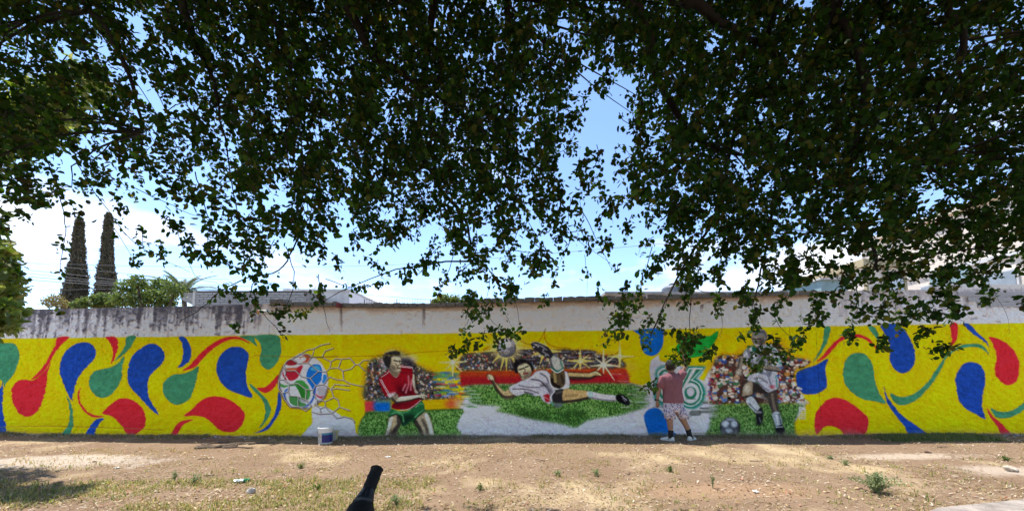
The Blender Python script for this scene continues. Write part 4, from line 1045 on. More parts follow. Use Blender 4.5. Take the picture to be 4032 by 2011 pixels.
x, y, g = scatter(17000, (-11, 9), (3.2, 6.3), d3, 7)
o = tuft_blades('ground_cover', x, y, g, 9, g.uniform(.025, .085, len(x)), .045, GREEN + STRAW, .005, 1.0)
tag(o, 'low green and yellow weeds growing through the straw', 'ground cover', kind='stuff')
x, y, g = scatter(7000, (-12.5, 13), (3.6, 7.6), lambda x, y: np.clip(lattice_noise(x, y, .9, 51) * 2.4 - 1.05, 0, 1), 8)
o = tuft_blades('dry_grass', x, y, g, 7, g.uniform(.02, .055, len(x)), .04, STRAW, .004, 1.1)
tag(o, 'short dry yellow grass patches on the earth', 'dry grass', kind='stuff')
# strip along the foot of the wall
s = rng.uniform(-15, 13.5, 2600); gap = np.abs(rng.normal(.08, .12, 2600)) + .03
x = s; y = WD - WT * s - gap
k = (lattice_noise(x, y * 0, .9, 61) > .38)
x, y = x[k], y[k]
o = tuft_blades('wall_foot_grass', x, y, rng, 8, rng.uniform(.03, .10, len(x)), .03, [(.30,.26,.17),(.24,.21,.13),(.36,.31,.2),(.17,.18,.08)], .005, .9)
tag(o, 'dry grey grass along the foot of the wall', 'dry grass', kind='stuff')
s = np.where(rng.random(1500) < .5, rng.uniform(7.2, 9.3, 1500), rng.uniform(10.2, 13.5, 1500)); x = s; y = WD - WT * s - rng.uniform(.02, .55, 1500)
k = (lattice_noise(x, y, .8, 63) > .32); x, y = x[k], y[k]
o = tuft_blades('green_grass', x, y, rng, 8, rng.uniform(.04, .10, len(x)), .04, [(.10,.16,.05),(.14,.20,.07),(.20,.22,.10)], .005, .9)
tag(o, 'short green grass at the foot of the wall, right end', 'grass', kind='stuff')
# crumbled plaster and stones along the foot of the wall
n = 1500; s = rng.uniform(-15, 13, n); k = lattice_noise(s, s * 0, 1.3, 71) > .3; s = s[k]; n = len(s)
x = s; y = WD - WT * s - .02 - np.abs(rng.normal(0, .10, n)); z = ground_z(x, y); r = rng.uniform(.006, .026, n)
D8 = np.array([(-1,-1,-.5),(1,-1,-.5),(1,1,-.5),(-1,1,-.5),(-.7,-.7,.7),(.7,-.7,.7),(.7,.7,.7),(-.7,.7,.7)], float)
V = np.stack([x, y, z], -1)[:, None, :] + (D8[None] + rng.normal(0, .22, (n, 8, 3))) * r[:, None, None] * rng.uniform(.6, 1.3, (n, 1, 3))
ii = np.arange(n * 8).reshape(n, 8)
Q = np.concatenate([ii[:, list(f)] for f in ((0,3,2,1),(4,5,6,7),(0,1,5,4),(1,2,6,5),(2,3,7,6),(3,0,4,7))])
cc = np.asarray([(.36,.33,.30),(.28,.24,.20),(.46,.44,.42),(.22,.17,.13)])[rng.integers(0, 4, n)]
o = link('rubble', np_mesh('rubble', V.reshape(-1, 3), Q, None, np.repeat(cc, 8, 0)), m_lit)
tag(o, 'crumbled plaster and stones along the foot of the wall', 'rubble', kind='stuff')
print('ground', time.time() - T0)
# ================================================================== behind the wall
def leaf_cloud(pos, nrm, g, ln, wd, cols, droop=0.0, fold=.18):
    """hexagonal folded leaves at pos; nrm = rough facing; returns V, quads, colours"""
    n = len(pos)
    d = g.normal(0, 1, (n, 3)); d[:, 2] -= droop
    d /= np.linalg.norm(d, axis=1, keepdims=True)
    r = g.normal(0, 1, (n, 3)) + nrm
    s = np.cross(d, r); s /= np.linalg.norm(s, axis=1, keepdims=True) + 1e-9
    u = np.cross(s, d)
    l = g.uniform(*ln, n)[:, None]; w = l * g.uniform(*wd, n)[:, None]
    f = fold * w
    P = [pos, pos + d * l * .28 + s * w * .46 + u * f, pos + d * l * .70 + s * w * .42 + u * f, pos + d * l, pos + d * l * .70 - s * w * .42 + u * f, pos + d * l * .28 - s * w * .46 + u * f]
    V = np.stack(P, 1).reshape(-1, 3)
    i = np.arange(n * 6).reshape(n, 6)
    q = np.concatenate([i[:, [0, 1, 2, 3]], i[:, [0, 3, 4, 5]]])
    c = np.asarray(cols)[g.integers(0, len(cols), n)] * g.uniform(.7, 1.25, (n, 1))
    return V, q, np.repeat(c, 6, 0)
m_leaf_b = mat('leaf_back', attr='col', rough=0.55, transl=0.30)
m_bark = mat('bark', (.10, .075, .055), .95, .5, 9.0, .012, 30.0, stretch=(1, 1, .25))

def cypress(px, ytop, d, wpx, lean, label):
    base = at(px, 1443, d); base.z = 0
    tp = at(px + lean, ytop, d)
    H = tp.z; W = wpx * d / FPX / 2 * .80
    g = np.random.default_rng(int(px))
    o = empty('cypress_tree', base, label, 'tree', 'columnar cypress trees')
    mb = MB(); mb.tube([(0, 0, 0), (0, 0, H * .5), (tp.x - base.x, 0, H * .97)], [.22, .15, .03], 8); mb.build('trunk', m_bark, o)
    n = 26000
    t = g.random(n) ** .85; z = H * (0.03 + .97 * t)
    prof = W * np.clip(np.interp(t, [0, .3, .5, .62, .75, .9, .97, 1], [.9, 1, .97, .8, .58, .38, .28, .08]), .1, 1)
    a = g.uniform(0, 2 * np.pi, n)
    bumps = 1 + .26 * (lattice_noise(a * 2.2, z * 1.1, 1.0, 5) - .5) * 2 + .24 * (lattice_noise(a * 5, z * 3.0, 1.0, 8) - .5) * 2
    r = prof * bumps * np.sqrt(g.uniform(.45, 1.0, n))
    pos = np.stack([np.cos(a) * r + (tp.x - base.x) * t, np.sin(a) * r, z], -1)
    nr = np.stack([np.cos(a), np.sin(a), 0.6 + 0 * a], -1) * 1.2
    V, q, c = leaf_cloud(pos, nr, g, (.10, .22), (.35, .6), [(.105,.098,.066),(.13,.118,.078),(.085,.082,.056),(.17,.14,.085)], -1.5)
    link('crown', np_mesh('cypress_foliage', V, q, None, c), m_leaf_b, o)
cypress(283, 860, 30, 88, 32, 'left one of two tall dark columnar cypresses behind the wall')
cypress(403, 842, 30, 74, 26, 'right one of two tall dark columnar cypresses behind the wall')

def bushy_tree(name, px, d, ybot_c, blobs, n, cols, label, cat='tree', group=None, ln=(.07,.14), trunk=True):
    """blobs: (px, py, radius px)"""
    base = at(px, 1443, d); base.z = 0
    o = empty(name, base, label, cat, group)
    g = np.random.default_rng(int(abs(px) * 3 + d))
    pos = []; nr = []
    mb = MB()
    for bx, by, br, *dd_ in blobs:
        db = dd_[0] if dd_ else d + g.uniform(-.6, .6)
        c = at(bx, by, db) - base; r = br * db / FPX
        m = max(int(n * (br ** 2) / sum(q[2] ** 2 for q in blobs)), 30)
        u = g.normal(0, 1, (m, 3)); u /= np.linalg.norm(u, axis=1, keepdims=True)
        rr = r * g.uniform(.35, 1.12, (m, 1)) ** .7 * (1 + .5 * (lattice_noise(u[:, 0] * 3 + bx, u[:, 2] * 3 + u[:, 1], .55, 3)[:, None] - .5))
        pos.append(np.array(c) + u * rr * np.array((1, 1, .9))); nr.append(u + np.array((0, 0, .8)))
        if trunk and not dd_:
            mb.tube([(0, 0, 0.05), (c.x * .25, c.y * .2, c.z * .55), tuple(c)], [.12, .08, .02], 7)
    if trunk: mb.build('trunk', m_bark, o)
    V, q, c = leaf_cloud(np.concatenate(pos), np.concatenate(nr), g, ln, (.35, .55), cols, .4)
    link('crown', np_mesh('foliage', V, q, None, c), m_leaf_b, o)
    return o
LG = [(.13,.20,.045),(.17,.24,.06),(.10,.15,.04),(.22,.25,.08),(.08,.12,.03)]
bushy_tree('garden_tree', 590, 14, 1200, [(500,1130,34),(540,1110,30),(585,1150,42),(640,1120,34),(690,1140,34),(620,1175,40),(545,1180,42),(480,1175,34),(660,1185,36)], 5200, LG, 'round leafy green garden tree behind the wall beside the cypresses')
bushy_tree('garden_shrub', 400, 15, 1200, [(330,1190,20),(370,1185,28),(410,1180,30),(450,1190,26),(300,1200,16)], 2400, LG, 'low green shrub at the cypress bases above the wall top', 'shrub', trunk=True)
bushy_tree('yellow_shrub', 215, 24, 1200, [(190,1190,22),(220,1180,26),(245,1195,20)], 1200, [(.32,.27,.10),(.26,.20,.08),(.22,.22,.07)], 'yellowish shrub peeping over the wall left of the cypresses', 'shrub')
bushy_tree('sprouting_bush', 1760, 12, 1200, [(1720,1188,18),(1750,1178,22),(1790,1182,22),(1830,1190,18),(1860,1185,18)], 1500, [(.16,.22,.05),(.22,.26,.08),(.12,.16,.04)], 'thin light green bush showing over the middle of the wall', 'shrub', ln=(.06,.12))
# near sunlit tree at the left edge; high blobs added to shade the ground
o = bushy_tree('mango_tree', -420, 5.7, 1300, [(-40,1010,70),(0,1070,44),(-30,1130,80),(36,1165,40),(-60,1240,90),(40,1225,36),(20,1280,30),(-150,1000,120),(-180,1200,140),(10,980,30),(60,1100,26),(-140,850,110),(90,470,110,6.5),(230,400,95,6.5),(-20,520,110,6.5),(330,330,80,6.6),(-140,640,120,6.3),(60,500,100,7.2),(180,440,100,7.2),(-60,520,110,7.2)], 8200, [(.15,.22,.04),(.20,.27,.05),(.26,.30,.075),(.11,.16,.035),(.32,.32,.10)], 'sunlit leafy green tree leaning in at the left edge', ln=(.10,.20))

# palm
pb = at(722, 1443, 22); pb.z = 0
palm = empty('palm_tree', pb, 'small palm with arching fronds behind the block parapet', 'tree')
pt = at(722, 1152, 22) - pb
MB().tube([(0, 0, 0), (.1, 0, pt.z * .6), tuple(pt)], [.16, .13, .12], 8).build('trunk', m_bark, palm)
m_palm = mat('palm_leaf', (.11, .14, .08), .6, .3, 12, transl=.25)
g = random.Random(4)
for i in range(20):
    a = i / 20 * 2 * math.pi + g.uniform(-.2, .2); el = g.uniform(.30, 1.30); Lf = g.uniform(1.5, 2.1)
    mb = MB(); prev = pt.copy(); pts = [prev.copy()]; d = Vector((math.cos(a) * math.cos(el), math.sin(a) * math.cos(el), math.sin(el)))
    for k in range(8):
        d = (d + Vector((0, 0, -.13))).normalized(); prev = prev + d * Lf / 8; pts.append(prev.copy())
    mb.tube(pts, [.022] * 5 + [.014] * 4, 4)
    for k in range(1, 9):
        for sd in (-1, 1):
            for h in (0, .25, .5, .75):
                p = pts[k].lerp(pts[k - 1], h)
                dd = (pts[k] - pts[k - 1]).normalized(); sv = dd.cross(Vector((0, 0, 1))).normalized() * sd
                tip = p + (sv * .55 + dd * .75 + Vector((0, 0, -.25))).normalized() * (.5 * (1 - k / 13))
                mb.add([p, p + dd * .075, tip], [(0, 1, 2)])
    mb.build('frond', m_palm, palm)

# --- block-built parapet house
m_mortar = mat('block_mortar', (.27, .26, .25), .95, .3, 8, .004, 60)
m_block = mat('concrete_block', (.30, .295, .28), .95, .45, 5.0, .006, 60, col2=(.44, .43, .41))
m_conc2 = mat('plain_concrete', (.38, .36, .33), .95, .35, 3.0, .006, 40)
D = 18.0
tl = at(770, 1147, D); tr = at(1205, 1143, D)
house = empty('block_house', (tl.x, D, 0), 'house of bare grey concrete blocks behind the left part of wall', 'house')
W = tr.x - tl.x; Ht = tl.z
MB().box((0, .06, 0), (W, 3.5, Ht - .02)).build('wall', m_mortar, house)
blk = MB().box((-.5, -.5, -.5), (.5, .5, .5)).mesh('block'); blk.materials.append(m_block)
z = Ht - .10; row = 0
while z > Ht - 1.35:
    x = -.2 * (row % 2)
    while x < W - .05:
        x0 = max(x, 0); x1 = min(x + .40, W)
        if x1 - x0 > .06:
            o = bpy.data.objects.new('block', blk); COL.objects.link(o); o.parent = house
            o.location = ((x0 + x1) / 2, .045 + rnd.uniform(-.006, .006), z + rnd.gauss(0, .003)); o.scale = (x1 - x0 - .022, .07, .098 + rnd.gauss(0, .002))
        x += .40
    z -= .117; row += 1
MB().box((-.03, -.01, Ht), (W + .02, 3.5, Ht + .035)).build('parapet_cap', m_conc2, house)
MB().box((-.12, .0, 0), (-.003, .25, Ht - .02)).build('corner_post', mat('pale_post', (.6, .58, .52), .9, .2, 6), house)
e0 = at(712, 1150, D) - house.location; e1 = at(712, 1187, D) - house.location
mb = MB(); x0, x1 = e0.x, -.14
mb.add([(x0, .1, e0.z), (x1, .1, e0.z), (x1, .1, e0.z - .62), (x0, .1, e1.z + .1), (x0, 2.6, e0.z), (x1, 2.6, e0.z), (x1, 2.6, e0.z - .62), (x0, 2.6, e1.z + .1)], [(0,1,5,4)[::-1],(3,2,6,7),(0,3,2,1),(4,5,6,7),(0,4,7,3),(1,2,6,5)])
mb.build('eave_slab', m_conc2, house)

# --- white house with the receding side
m_wht = mat('white_render', (.62, .60, .57), .9, .25, 2.5, .004, 50)
m_wht_lit = mat('white_lit_side', (.82, .82, .82), .9, .06, 3, .003, 50)  # paler copy of the render: the side's light is put into its colour
D = 20.0
a = at(1120, 1141, D); b_ = at(1375, 1138, D); D2 = D * (CX - 1375) / (CX - 1490)
whs = empty('white_house', (a.x, D, 0), 'flat-roofed white house, its bright side receding behind the wall', 'house')
w_ = b_.x - a.x
MB().box((0, 0, 0), (w_, D2 - D, b_.z - .12)).build('wall', m_wht, whs)
MB().box((-.05, -.05, b_.z - .12), (w_ + .05, D2 - D + .05, b_.z)).build('roof_slab', m_wht, whs)
MB().box((w_ + .002, .0, 0), (w_ + .04, D2 - D, b_.z - .125)).build('side_wall', m_wht_lit, whs)
mb = MB(); mb.add([(w_ * .42, -.3, 3.9), (w_ * .9, -.3, 3.9), (w_ * .9, -.3, 4.25), (w_ * .42, -.3, 4.75), (w_ * .42, -.15, 3.9), (w_ * .9, -.15, 3.9), (w_ * .9, -.15, 4.25), (w_ * .42, -.15, 4.75)], [(0,1,2,3),(7,6,5,4),(0,4,5,1),(3,2,6,7),(1,5,6,2),(0,3,7,4)])
mb.build('red_gable', mat('red_paint', (.30, .06, .06), .85, .3, 6), whs)
MB().box((w_ * .50, -.04, 4.62), (w_ * .505 + .06, -.003, 4.95)).build('lamp_bracket', mat('dark_metal', (.06, .06, .06), .5, .2, 20), whs)

# --- barbed wire along the wall top, two short posts
m_wire = mat('wire', (.16, .16, .17), .6, .2, 20)
bw = empty('barbed_wire', tuple(wall_xyz(*wall_sz([1425], [1195]), -.12)[0]), 'barbed wire on two short posts along the wall top', 'barbed wire')
pp = []
for x in (1425, 1555, 1690):
    s, z = wall_sz([x], [1196]); p = Vector(wall_xyz(s, z, -.12)[0]) - bw.location; pp.append(p)
    MB().tube([p, p + Vector((0, 0, .13))], [.010, .010], 6).build('post', m_wire, bw)
for hh in (.06, .115):
    mb = MB(); mb.tube([p + Vector((0, 0, hh)) for p in pp], .0025, 4)
    for i in range(26):
        t_ = i / 26 * 2; k = int(t_); p = pp[k].lerp(pp[k + 1], t_ - k) + Vector((0, 0, hh))
        mb.tube([p + Vector((-.008, 0, -.018)), p + Vector((.008, 0, .018))], .0022, 3); mb.tube([p + Vector((.01, 0, -.016)), p + Vector((-.01, 0, .016))], .0022, 3)
    mb.build('wire', m_wire, bw)

# --- water tank on a low roof behind the wall
D = 15.0
t0 = at(2665, 1167, D)
lowh = empty('low_house', (t0.x - 3, D - .9, 0), 'low white house hidden behind the wall, carrying the water tank', 'house')
MB().box((0, 0, 0), (6.5, 4, t0.z - .1)).build('wall', m_wht, lowh); MB().box((-.1, -.1, t0.z - .1), (6.6, 4.1, t0.z)).build('roof_slab', m_conc2, lowh)
tank = empty('water_tank', (t0.x, D, t0.z), 'grey ribbed plastic water tank with dark lid behind the wall', 'water tank')
prof = [(.55, 0)]
for i in range(6): prof += [(.55, .05 + i * .045), (.565, .06 + i * .045), (.565, .08 + i * .045), (.55, .09 + i * .045)]
prof += [(.54, .34), (.47, .40), (.30, .43), (.0, .44)]
MB().lathe(prof, 40).build('barrel', mat('tank_grey', (.17, .19, .22), .55, .2, 5), tank, True)
mb = MB(); mb.lathe([(.27, .42), (.29, .43), (.29, .49), (.27, .51), (.0, .515)], 28)
lid = mb.build('lid', mat('tank_lid', (.05, .05, .055), .55, .2, 8), tank)
MB().tube([(.1, 0, .51), (.1, 0, .72), (.12, 0, .80)], .008, 6).build('vent_pipe', m_wire, tank)

# --- right-hand buildings
m_cream = mat('cream_render', (.76, .66, .55), .9, .15, 2.0, .004, 40)
m_ochre = mat('ochre_paint', (.46, .37, .22), .85, .2, 4)
m_teal = mat('teal_paint', (.27, .38, .39), .8, .2, 3)
m_glass = mat('dark_glass', (.28, .31, .33), .2, .2, 2, spec=.6)
m_corr = mat('white_sheet', (.70, .74, .76), .6, .1, 8)
Xs = 21.5
big = empty('cream_building', (Xs, 15, 0), 'tall cream building glimpsed through the leaves at right', 'building')
MB().box((0, 0, 0), (9, 8, 9.0)).build('wall', m_cream, big)
MB().box((-.25, -.25, 9.0), (9.2, 8.25, 9.25)).build('roof_slab', m_cream, big)
for fl in range(2):
    MB().box((-.10, -.1, 3.1 + fl * 3.2), (-.003, 8.1, 3.3 + fl * 3.2)).build('string_course', m_wht, big)
    for k in range(3):
        y = .9 + k * 2.6; z = 1.2 + fl * 3.2
        f = MB().box((-.06, y, z), (-.003, y + 1.3, z + 1.4)).build('window', m_wht, big)
        MB().box((-.075, y + .08, z + .08), (-.063, y + 1.22, z + 1.32)).build('pane', m_glass, f)
MB().box((-.16, 2.6, 3.3), (-.11, 4.2, 6.2)).build('teal_panel', m_teal, big)
D = 13.0
t0 = at(3232, 1102, D); t1 = at(3335, 1102, D)
o = empty('teal_shed', (t0.x, D, 0), 'teal painted shed wall just above the wall top at right', 'shed')
MB().box((0, 0, 0), (t1.x - t0.x, 2, t0.z)).build('wall', m_teal, o); MB().box((-.08, -.08, t0.z), (t1.x - t0.x + .08, 2.1, t0.z + .06)).build('roof', m_wht, o)
D = 15.0
t0 = at(3400, 1022, D); t1 = at(3560, 1022, D)
o = empty('rooftop_room', (t0.x, D, 0), 'small rooftop room with ochre frame and white sheet panels', 'house')
w_ = t1.x - t0.x; zt = t0.z; zb = at(3400, 1140, D).z
MB().box((0, .05, 0), (w_, 3, zt - .3)).build('wall', m_cream, o)
MB().box((-.15, -.15, zt - .3), (w_ + .1, 3.1, zt)).build('roof', m_ochre, o)
for x in (0.0, w_ * .48, w_ - .09): MB().box((x, -.06, zb - 2), (x + .09, .047, zt - .303)).build('post', m_ochre, o)
n = 9
for i in range(n):
    x0 = w_ * .52 + .03 + i * (w_ * .40 / n)
    MB().box((x0, .0 if i % 2 else -.02, zb - .2), (x0 + w_ * .40 / n - .006, .044, zt - .6)).build('sheet_rib', m_corr, o)
D = 12.5
t0 = at(3690, 1118, D); t1 = at(4500, 1035, D)
o = empty('block_parapet', (t0.x, D, 0), 'cream block parapet stepping up behind the right end', 'wall')
w_ = t1.x - t0.x
MB().box((0, .05, 0), (w_ * .5, .25, t0.z - .01)).box((w_ * .5 + .002, .05, 0), (w_, .25, at(4000, 1060, D).z - .01)).build('wall', m_mortar, o)
m_cblk = mat('cream_block', (.60, .56, .50), .95, .3, 6, .005, 50, col2=(.72, .69, .63))
cb = MB().box((-.5, -.5, -.5), (.5, .5, .5)).mesh('block'); cb.materials.append(m_cblk)
for half in (0, 1):
    zt = t0.z if half == 0 else at(4000, 1060, D).z
    for row in range(5 if half == 0 else 8):
        x = w_ * .5 * half + .01 - .2 * (row % 2)
        while x < w_ * .5 * (half + 1) - .02:
            xa = max(x, w_ * .5 * half + .003); xb = min(x + .4, w_ * .5 * (half + 1) - .003)
            if xb - xa > .05:
                q = bpy.data.objects.new('block', cb); COL.objects.link(q); q.parent = o
                q.location = ((xa + xb) / 2, .04, zt - .1 - row * .2); q.scale = (xb - xa - .015, .06, .186)
            x += .4

# --- overhead cables
def cable(pts, r, label):
    P = [at(x, y, d) for x, y, d in pts]
    c = np.array([tuple(p) for p in P]); c = spline(c, False, 8)
    mb = MB(); mb.tube([Vector(p) - P[0] for p in c], r, 5, False)
    o = mb.build('overhead_cable', m_wire, None); o.location = P[0]
    tag(o, label, 'cable', 'overhead cables')
cable([(-300,1022,26),(70,1034,26),(600,1048,27),(1100,1050,28),(1500,1044,28),(1900,1020,28),(2337,983,28),(2600,960,28),(3300,900,28)], .014, 'long thin cable crossing the whole sky above the roofs')
cable([(-300,1020,26),(60,1058,26),(300,1082,26),(560,1112,26),(900,1124,26),(1100,1134,27),(1500,1165,27),(1800,1188,27)], .016, 'cable sagging past the palm to the white house')
for i, (ya, yb, yc, lab) in enumerate(((1030,1065,1090,'upper thin cable of the bundle across the cypresses'), (1072,1104,1120,'second cable of the bundle across the cypresses'), (1085,1112,1128,'thick middle cable of the bundle across the cypresses'), (1098,1120,1133,'lowest thick cable of the bundle across the cypresses'), (1142,1138,1136,'single faint cable low beside the cypress bases'))):
    cable([(-300,ya - 22,24),(60,ya,24),(380,yb,24),(640,yc,24),(900,yc + 10,24)], (.012, .014, .02, .02, .01)[i], lab)
print('back', time.time() - T0)
# ================================================================== things in front of the wall
# --- paint bucket
bp_ = on_ground(1281, 1744)
m_buck = mat('bucket_white', (.74, .73, .70), .45, .10, 9, spec=.4)
buck = empty('paint_bucket', bp_, 'white plastic paint bucket with dark blue label and closed lid', 'bucket')
MB().lathe([(.128, 0), (.132, .004), (.139, .235), (.139, .24), (.146, .243), (.146, .252), (.140, .256), (.141, .285), (.147, .289), (.147, .298), (.142, .302), (.142, .312), (.0, .312)], 40).build('body', m_buck, buck, True)
MB().lathe([(.150, .300), (.157, .303), (.157, .325), (.150, .335), (.138, .333), (.130, .328), (.0, .328)], 40).build('lid', mat('lid_white', (.80, .82, .83), .4, .05, 9, spec=.4), buck, True)
def sheet(parent, name, m, a0, a1, z0, z1, r_off=.0015, rfun=lambda z: .132 + .0298 * z, n=18):
    mb = MB(); vs = []; fs = []
    for j, z in enumerate((z0, z1)):
        for i in range(n + 1):
            a = R(a0 + (a1 - a0) * i / n) - math.pi / 2; r = rfun(z) + r_off
            vs.append((r * math.cos(a), r * math.sin(a), z))
    fs = [(i, i + 1, n + 2 + i, n + 1 + i) for i in range(n)]
    return mb.add(vs, fs).build(name, m, parent, True)
m_lblue = mat('label_blue', (.025, .03, .17), .4, .15, 14); m_lcy = mat('label_cyan', (.04, .25, .42), .4, .1, 14); m_lgrey = mat('label_grey', (.34, .31, .28), .5, .2, 14); m_lpale = mat('label_pale', (.60, .57, .52), .5, .1, 12); m_lyel = mat('label_yellow', (.62, .55, .22), .5, .2, 12)
lab = sheet(buck, 'label', m_lpale, -85, 100, .030, .232, .0012)
sheet(lab, 'blue_panel', m_lblue, -5, 100, .036, .190, .0024); sheet(lab, 'cyan_band', m_lcy, -5, 100, .192, .226, .0024, n=18)
for i in range(9): sheet(lab, 'text_line', m_lgrey, -42 - (i % 3) * 3, -12 - (i % 2) * 6, .050 + i * .018, .057 + i * .018, .0024, n=6)
for i in range(3): sheet(lab, 'mark', m_lyel, -72, -56, .06 + i * .045, .085 + i * .045, .0024, n=5)
mb = MB(); mb.tube([(.146 * math.cos(a), -.146 * math.sin(a) * 1.02, .25 - .10 * math.sin(a)) for a in [math.pi * i / 16 for i in range(17)]], .0022, 5, False)
mb.build('wire_handle', mat('dark_metal', (.06, .06, .06), .5, .2, 20), buck)
b2 = on_ground(1313, 1731)
buck2 = empty('open_bucket', b2, 'smaller open bucket with yellow paint drips behind the white one', 'bucket')
MB().lathe([(.076, 0), (.079, .003), (.097, .185), (.104, .188), (.104, .204), (.097, .206), (.092, .204), (.090, .17), (.0, .165)], 32).build('body', mat('bucket_dull', (.52, .55, .58), .5, .15, 12), buck2, True)
sheet(buck2, 'paint_rim', m_lyel, -180, 180, .186, .206, .0082, lambda z: .0985, 32)
for a_, l_ in ((62, .17), (78, .12), (95, .15), (20, .05), (-30, .06)): sheet(buck2, 'paint_drip', m_lyel, a_ - 6, a_ + 6, .186 - l_, .187, .0018, lambda z: .079 + .097 * z, 4)

# --- the man painting
D = 7.93
FT = on_ground(2680, 1733); 
man = empty('person', (FT.x, FT.y, FT.z), 'person in dusty pink t-shirt and patterned shorts painting the wall, back turned', 'person')
O = Vector(man.location)
def mp(px, py, dy=0.0):
    p = at(px, py, O.y + dy) - O
    return p
m_skin = mat('skin', (.30, .165, .105), .55, .12, 20, spec=.35)
def skin_mesh(name, nodes, edges, m, parent, root=0, sub=2):
    """nodes: (Vector, radius)"""
    me = bpy.data.meshes.new(name)
    me.from_pydata([tuple(n[0]) for n in nodes], edges, [])
    o = link(name, me, m, parent)
    sk = o.modifiers.new('skin', 'SKIN'); sk.use_smooth_shade = True
    if not me.skin_vertices:
        bm = bmesh.new(); bm.from_mesh(me); bm.verts.layers.skin.verify(); bm.to_mesh(me); bm.free()
    for i, nd in enumerate(nodes):
        r = nd[1] if hasattr(nd[1], '__len__') else (nd[1], nd[1])
        me.skin_vertices[0].data[i].radius = r; me.skin_vertices[0].data[i].use_root = (i == root)
    ss = o.modifiers.new('sub', 'SUBSURF'); ss.levels = sub; ss.render_levels = sub
    return o
nodes = []; edges = []
def nd(p, r, par=None):
    nodes.append((p, r))
    if par is not None: edges.append((par, len(nodes) - 1))
    return len(nodes) - 1
pel = nd(mp(2652, 1596), .12)
bel = nd(mp(2650, 1555), .12, pel); che = nd(mp(2647, 1505), .13, bel); nk = nd(mp(2645, 1476), .062, che); nk2 = nd(mp(2642, 1464, .02), .055, nk)
hd1 = nd(mp(2641, 1454, .03), .080, nk2); hd2 = nd(mp(2640, 1440, .03), .088, hd1); hd3 = nd(mp(2640, 1427, .03), .062, hd2)
# hanging arm
sl_ = nd(mp(2616, 1486), .060, che); el_ = nd(mp(2594, 1530), .043, sl_); fo = nd(mp(2591, 1552), .039, el_); wr = nd(mp(2588, 1574, .02), .027, fo); pa = nd(mp(2588, 1586, .03), .034, wr)
for k, (dx, dy_, ln) in enumerate(((-6, .0, 15), (-2, .012, 18), (2, .02, 17), (5, .03, 14))):
    f1 = nd(mp(2588 + dx, 1586 + ln * .55, .03 + dy_), .0105, pa); nd(mp(2588 + dx * .7 + 2, 1586 + ln, .05 + dy_), .0085, f1)
t1 = nd(mp(2595, 1588, .05), .0115, pa); nd(mp(2597, 1597, .06), .009, t1)
# raised arm
sr_ = nd(mp(2678, 1482), .060, che); er_ = nd(mp(2701, 1438, .05), .042, sr_); fr = nd(mp(2699, 1418, .10), .038, er_); wrr = nd(mp(2690, 1394, .16), .027, fr); par_ = nd(mp(2687, 1383, .18), .034, wrr)
for k, (dx, ln) in enumerate(((-7, 15), (-3, 18), (1, 17), (5, 14))):
    f1 = nd(mp(2687 + dx, 1383 - ln * .55, .22), .0105, par_); nd(mp(2686 + dx * .6, 1383 - ln * .8, .26), .0085, f1)
t1 = nd(mp(2679, 1383, .21), .0115, par_); nd(mp(2676, 1374, .24), .009, t1)
# legs
for sx, pts in ((-1, ((2636,1612,.095),(2636,1645,.078),(2637,1662,.058),(2639,1676,.060),(2641,1700,.040),(2640,1722,.036))), (1, ((2671,1612,.095),(2686,1645,.078),(2695,1662,.058),(2703,1676,.060),(2712,1700,.040),(2719,1719,.036)))):
    p_ = pel
    for x, y, r in pts: p_ = nd(mp(x, y), r, p_)
body = skin_mesh('body', nodes, edges, m_skin, man)
# hair, ears
def ellipsoid(name, c, rx, ry, rz, m, parent, jit=0.0, seed=1, n=18):
    g = random.Random(seed); mb = MB(); vs = []; fs = []
    for i in range(n // 2 + 1):
        th = math.pi * i / (n // 2)
        for k in range(n):
            ph = 2 * math.pi * k / n; j = 1 + g.gauss(0, jit)
            vs.append((c.x + rx * j * math.sin(th) * math.cos(ph), c.y + ry * j * math.sin(th) * math.sin(ph), c.z + rz * j * math.cos(th)))
    for i in range(n // 2):
        for k in range(n): fs.append((i * n + k, (i + 1) * n + k, (i + 1) * n + (k + 1) % n, i * n + (k + 1) % n))
    return mb.add(vs, fs).build(name, m, parent, True)
m_hair = mat('dark_hair', (.018, .014, .012), .6, .4, 40, .006, 90)
ellipsoid('hair', mp(2640, 1437, .015), .099, .108, .118, m_hair, man, .035, 3, 22)
for px in (2622, 2659): ellipsoid('ear', mp(px, 1445, .03), .014, .028, .034, m_skin, man)
ellipsoid('nose', mp(2640, 1447, .135), .016, .024, .026, m_skin, man)
for px in (2633, 2647): ellipsoid('eye', mp(px, 1440, .112), .012, .008, .008, mat('eye', (.05, .04, .035), .3, .1, 20), man)
ellipsoid('mouth', mp(2640, 1457, .112), .026, .010, .007, mat('lips', (.28, .10, .08), .5, .1, 20), man)
def ering(c, rx, ry, n=28, tilt=0.0, axis=None, wob=0.0, ph=0.0):
    r = []
    for k in range(n):
        a = 2 * math.pi * k / n
        q = 1 + wob * math.sin(3 * a + ph) + wob * .7 * math.sin(7 * a + ph * 2.3)
        v = Vector((rx * math.cos(a) * q, ry * math.sin(a) * q, 0))
        if axis is not None: v = axis @ v
        r.append(c + v)
    return r
m_shirt = mat('pink_shirt', (.24, .095, .115), .9, .15, 9, .05, 6, stretch=(1.5, 1.5, .8))
px2m = O.y / FPX
rings = []
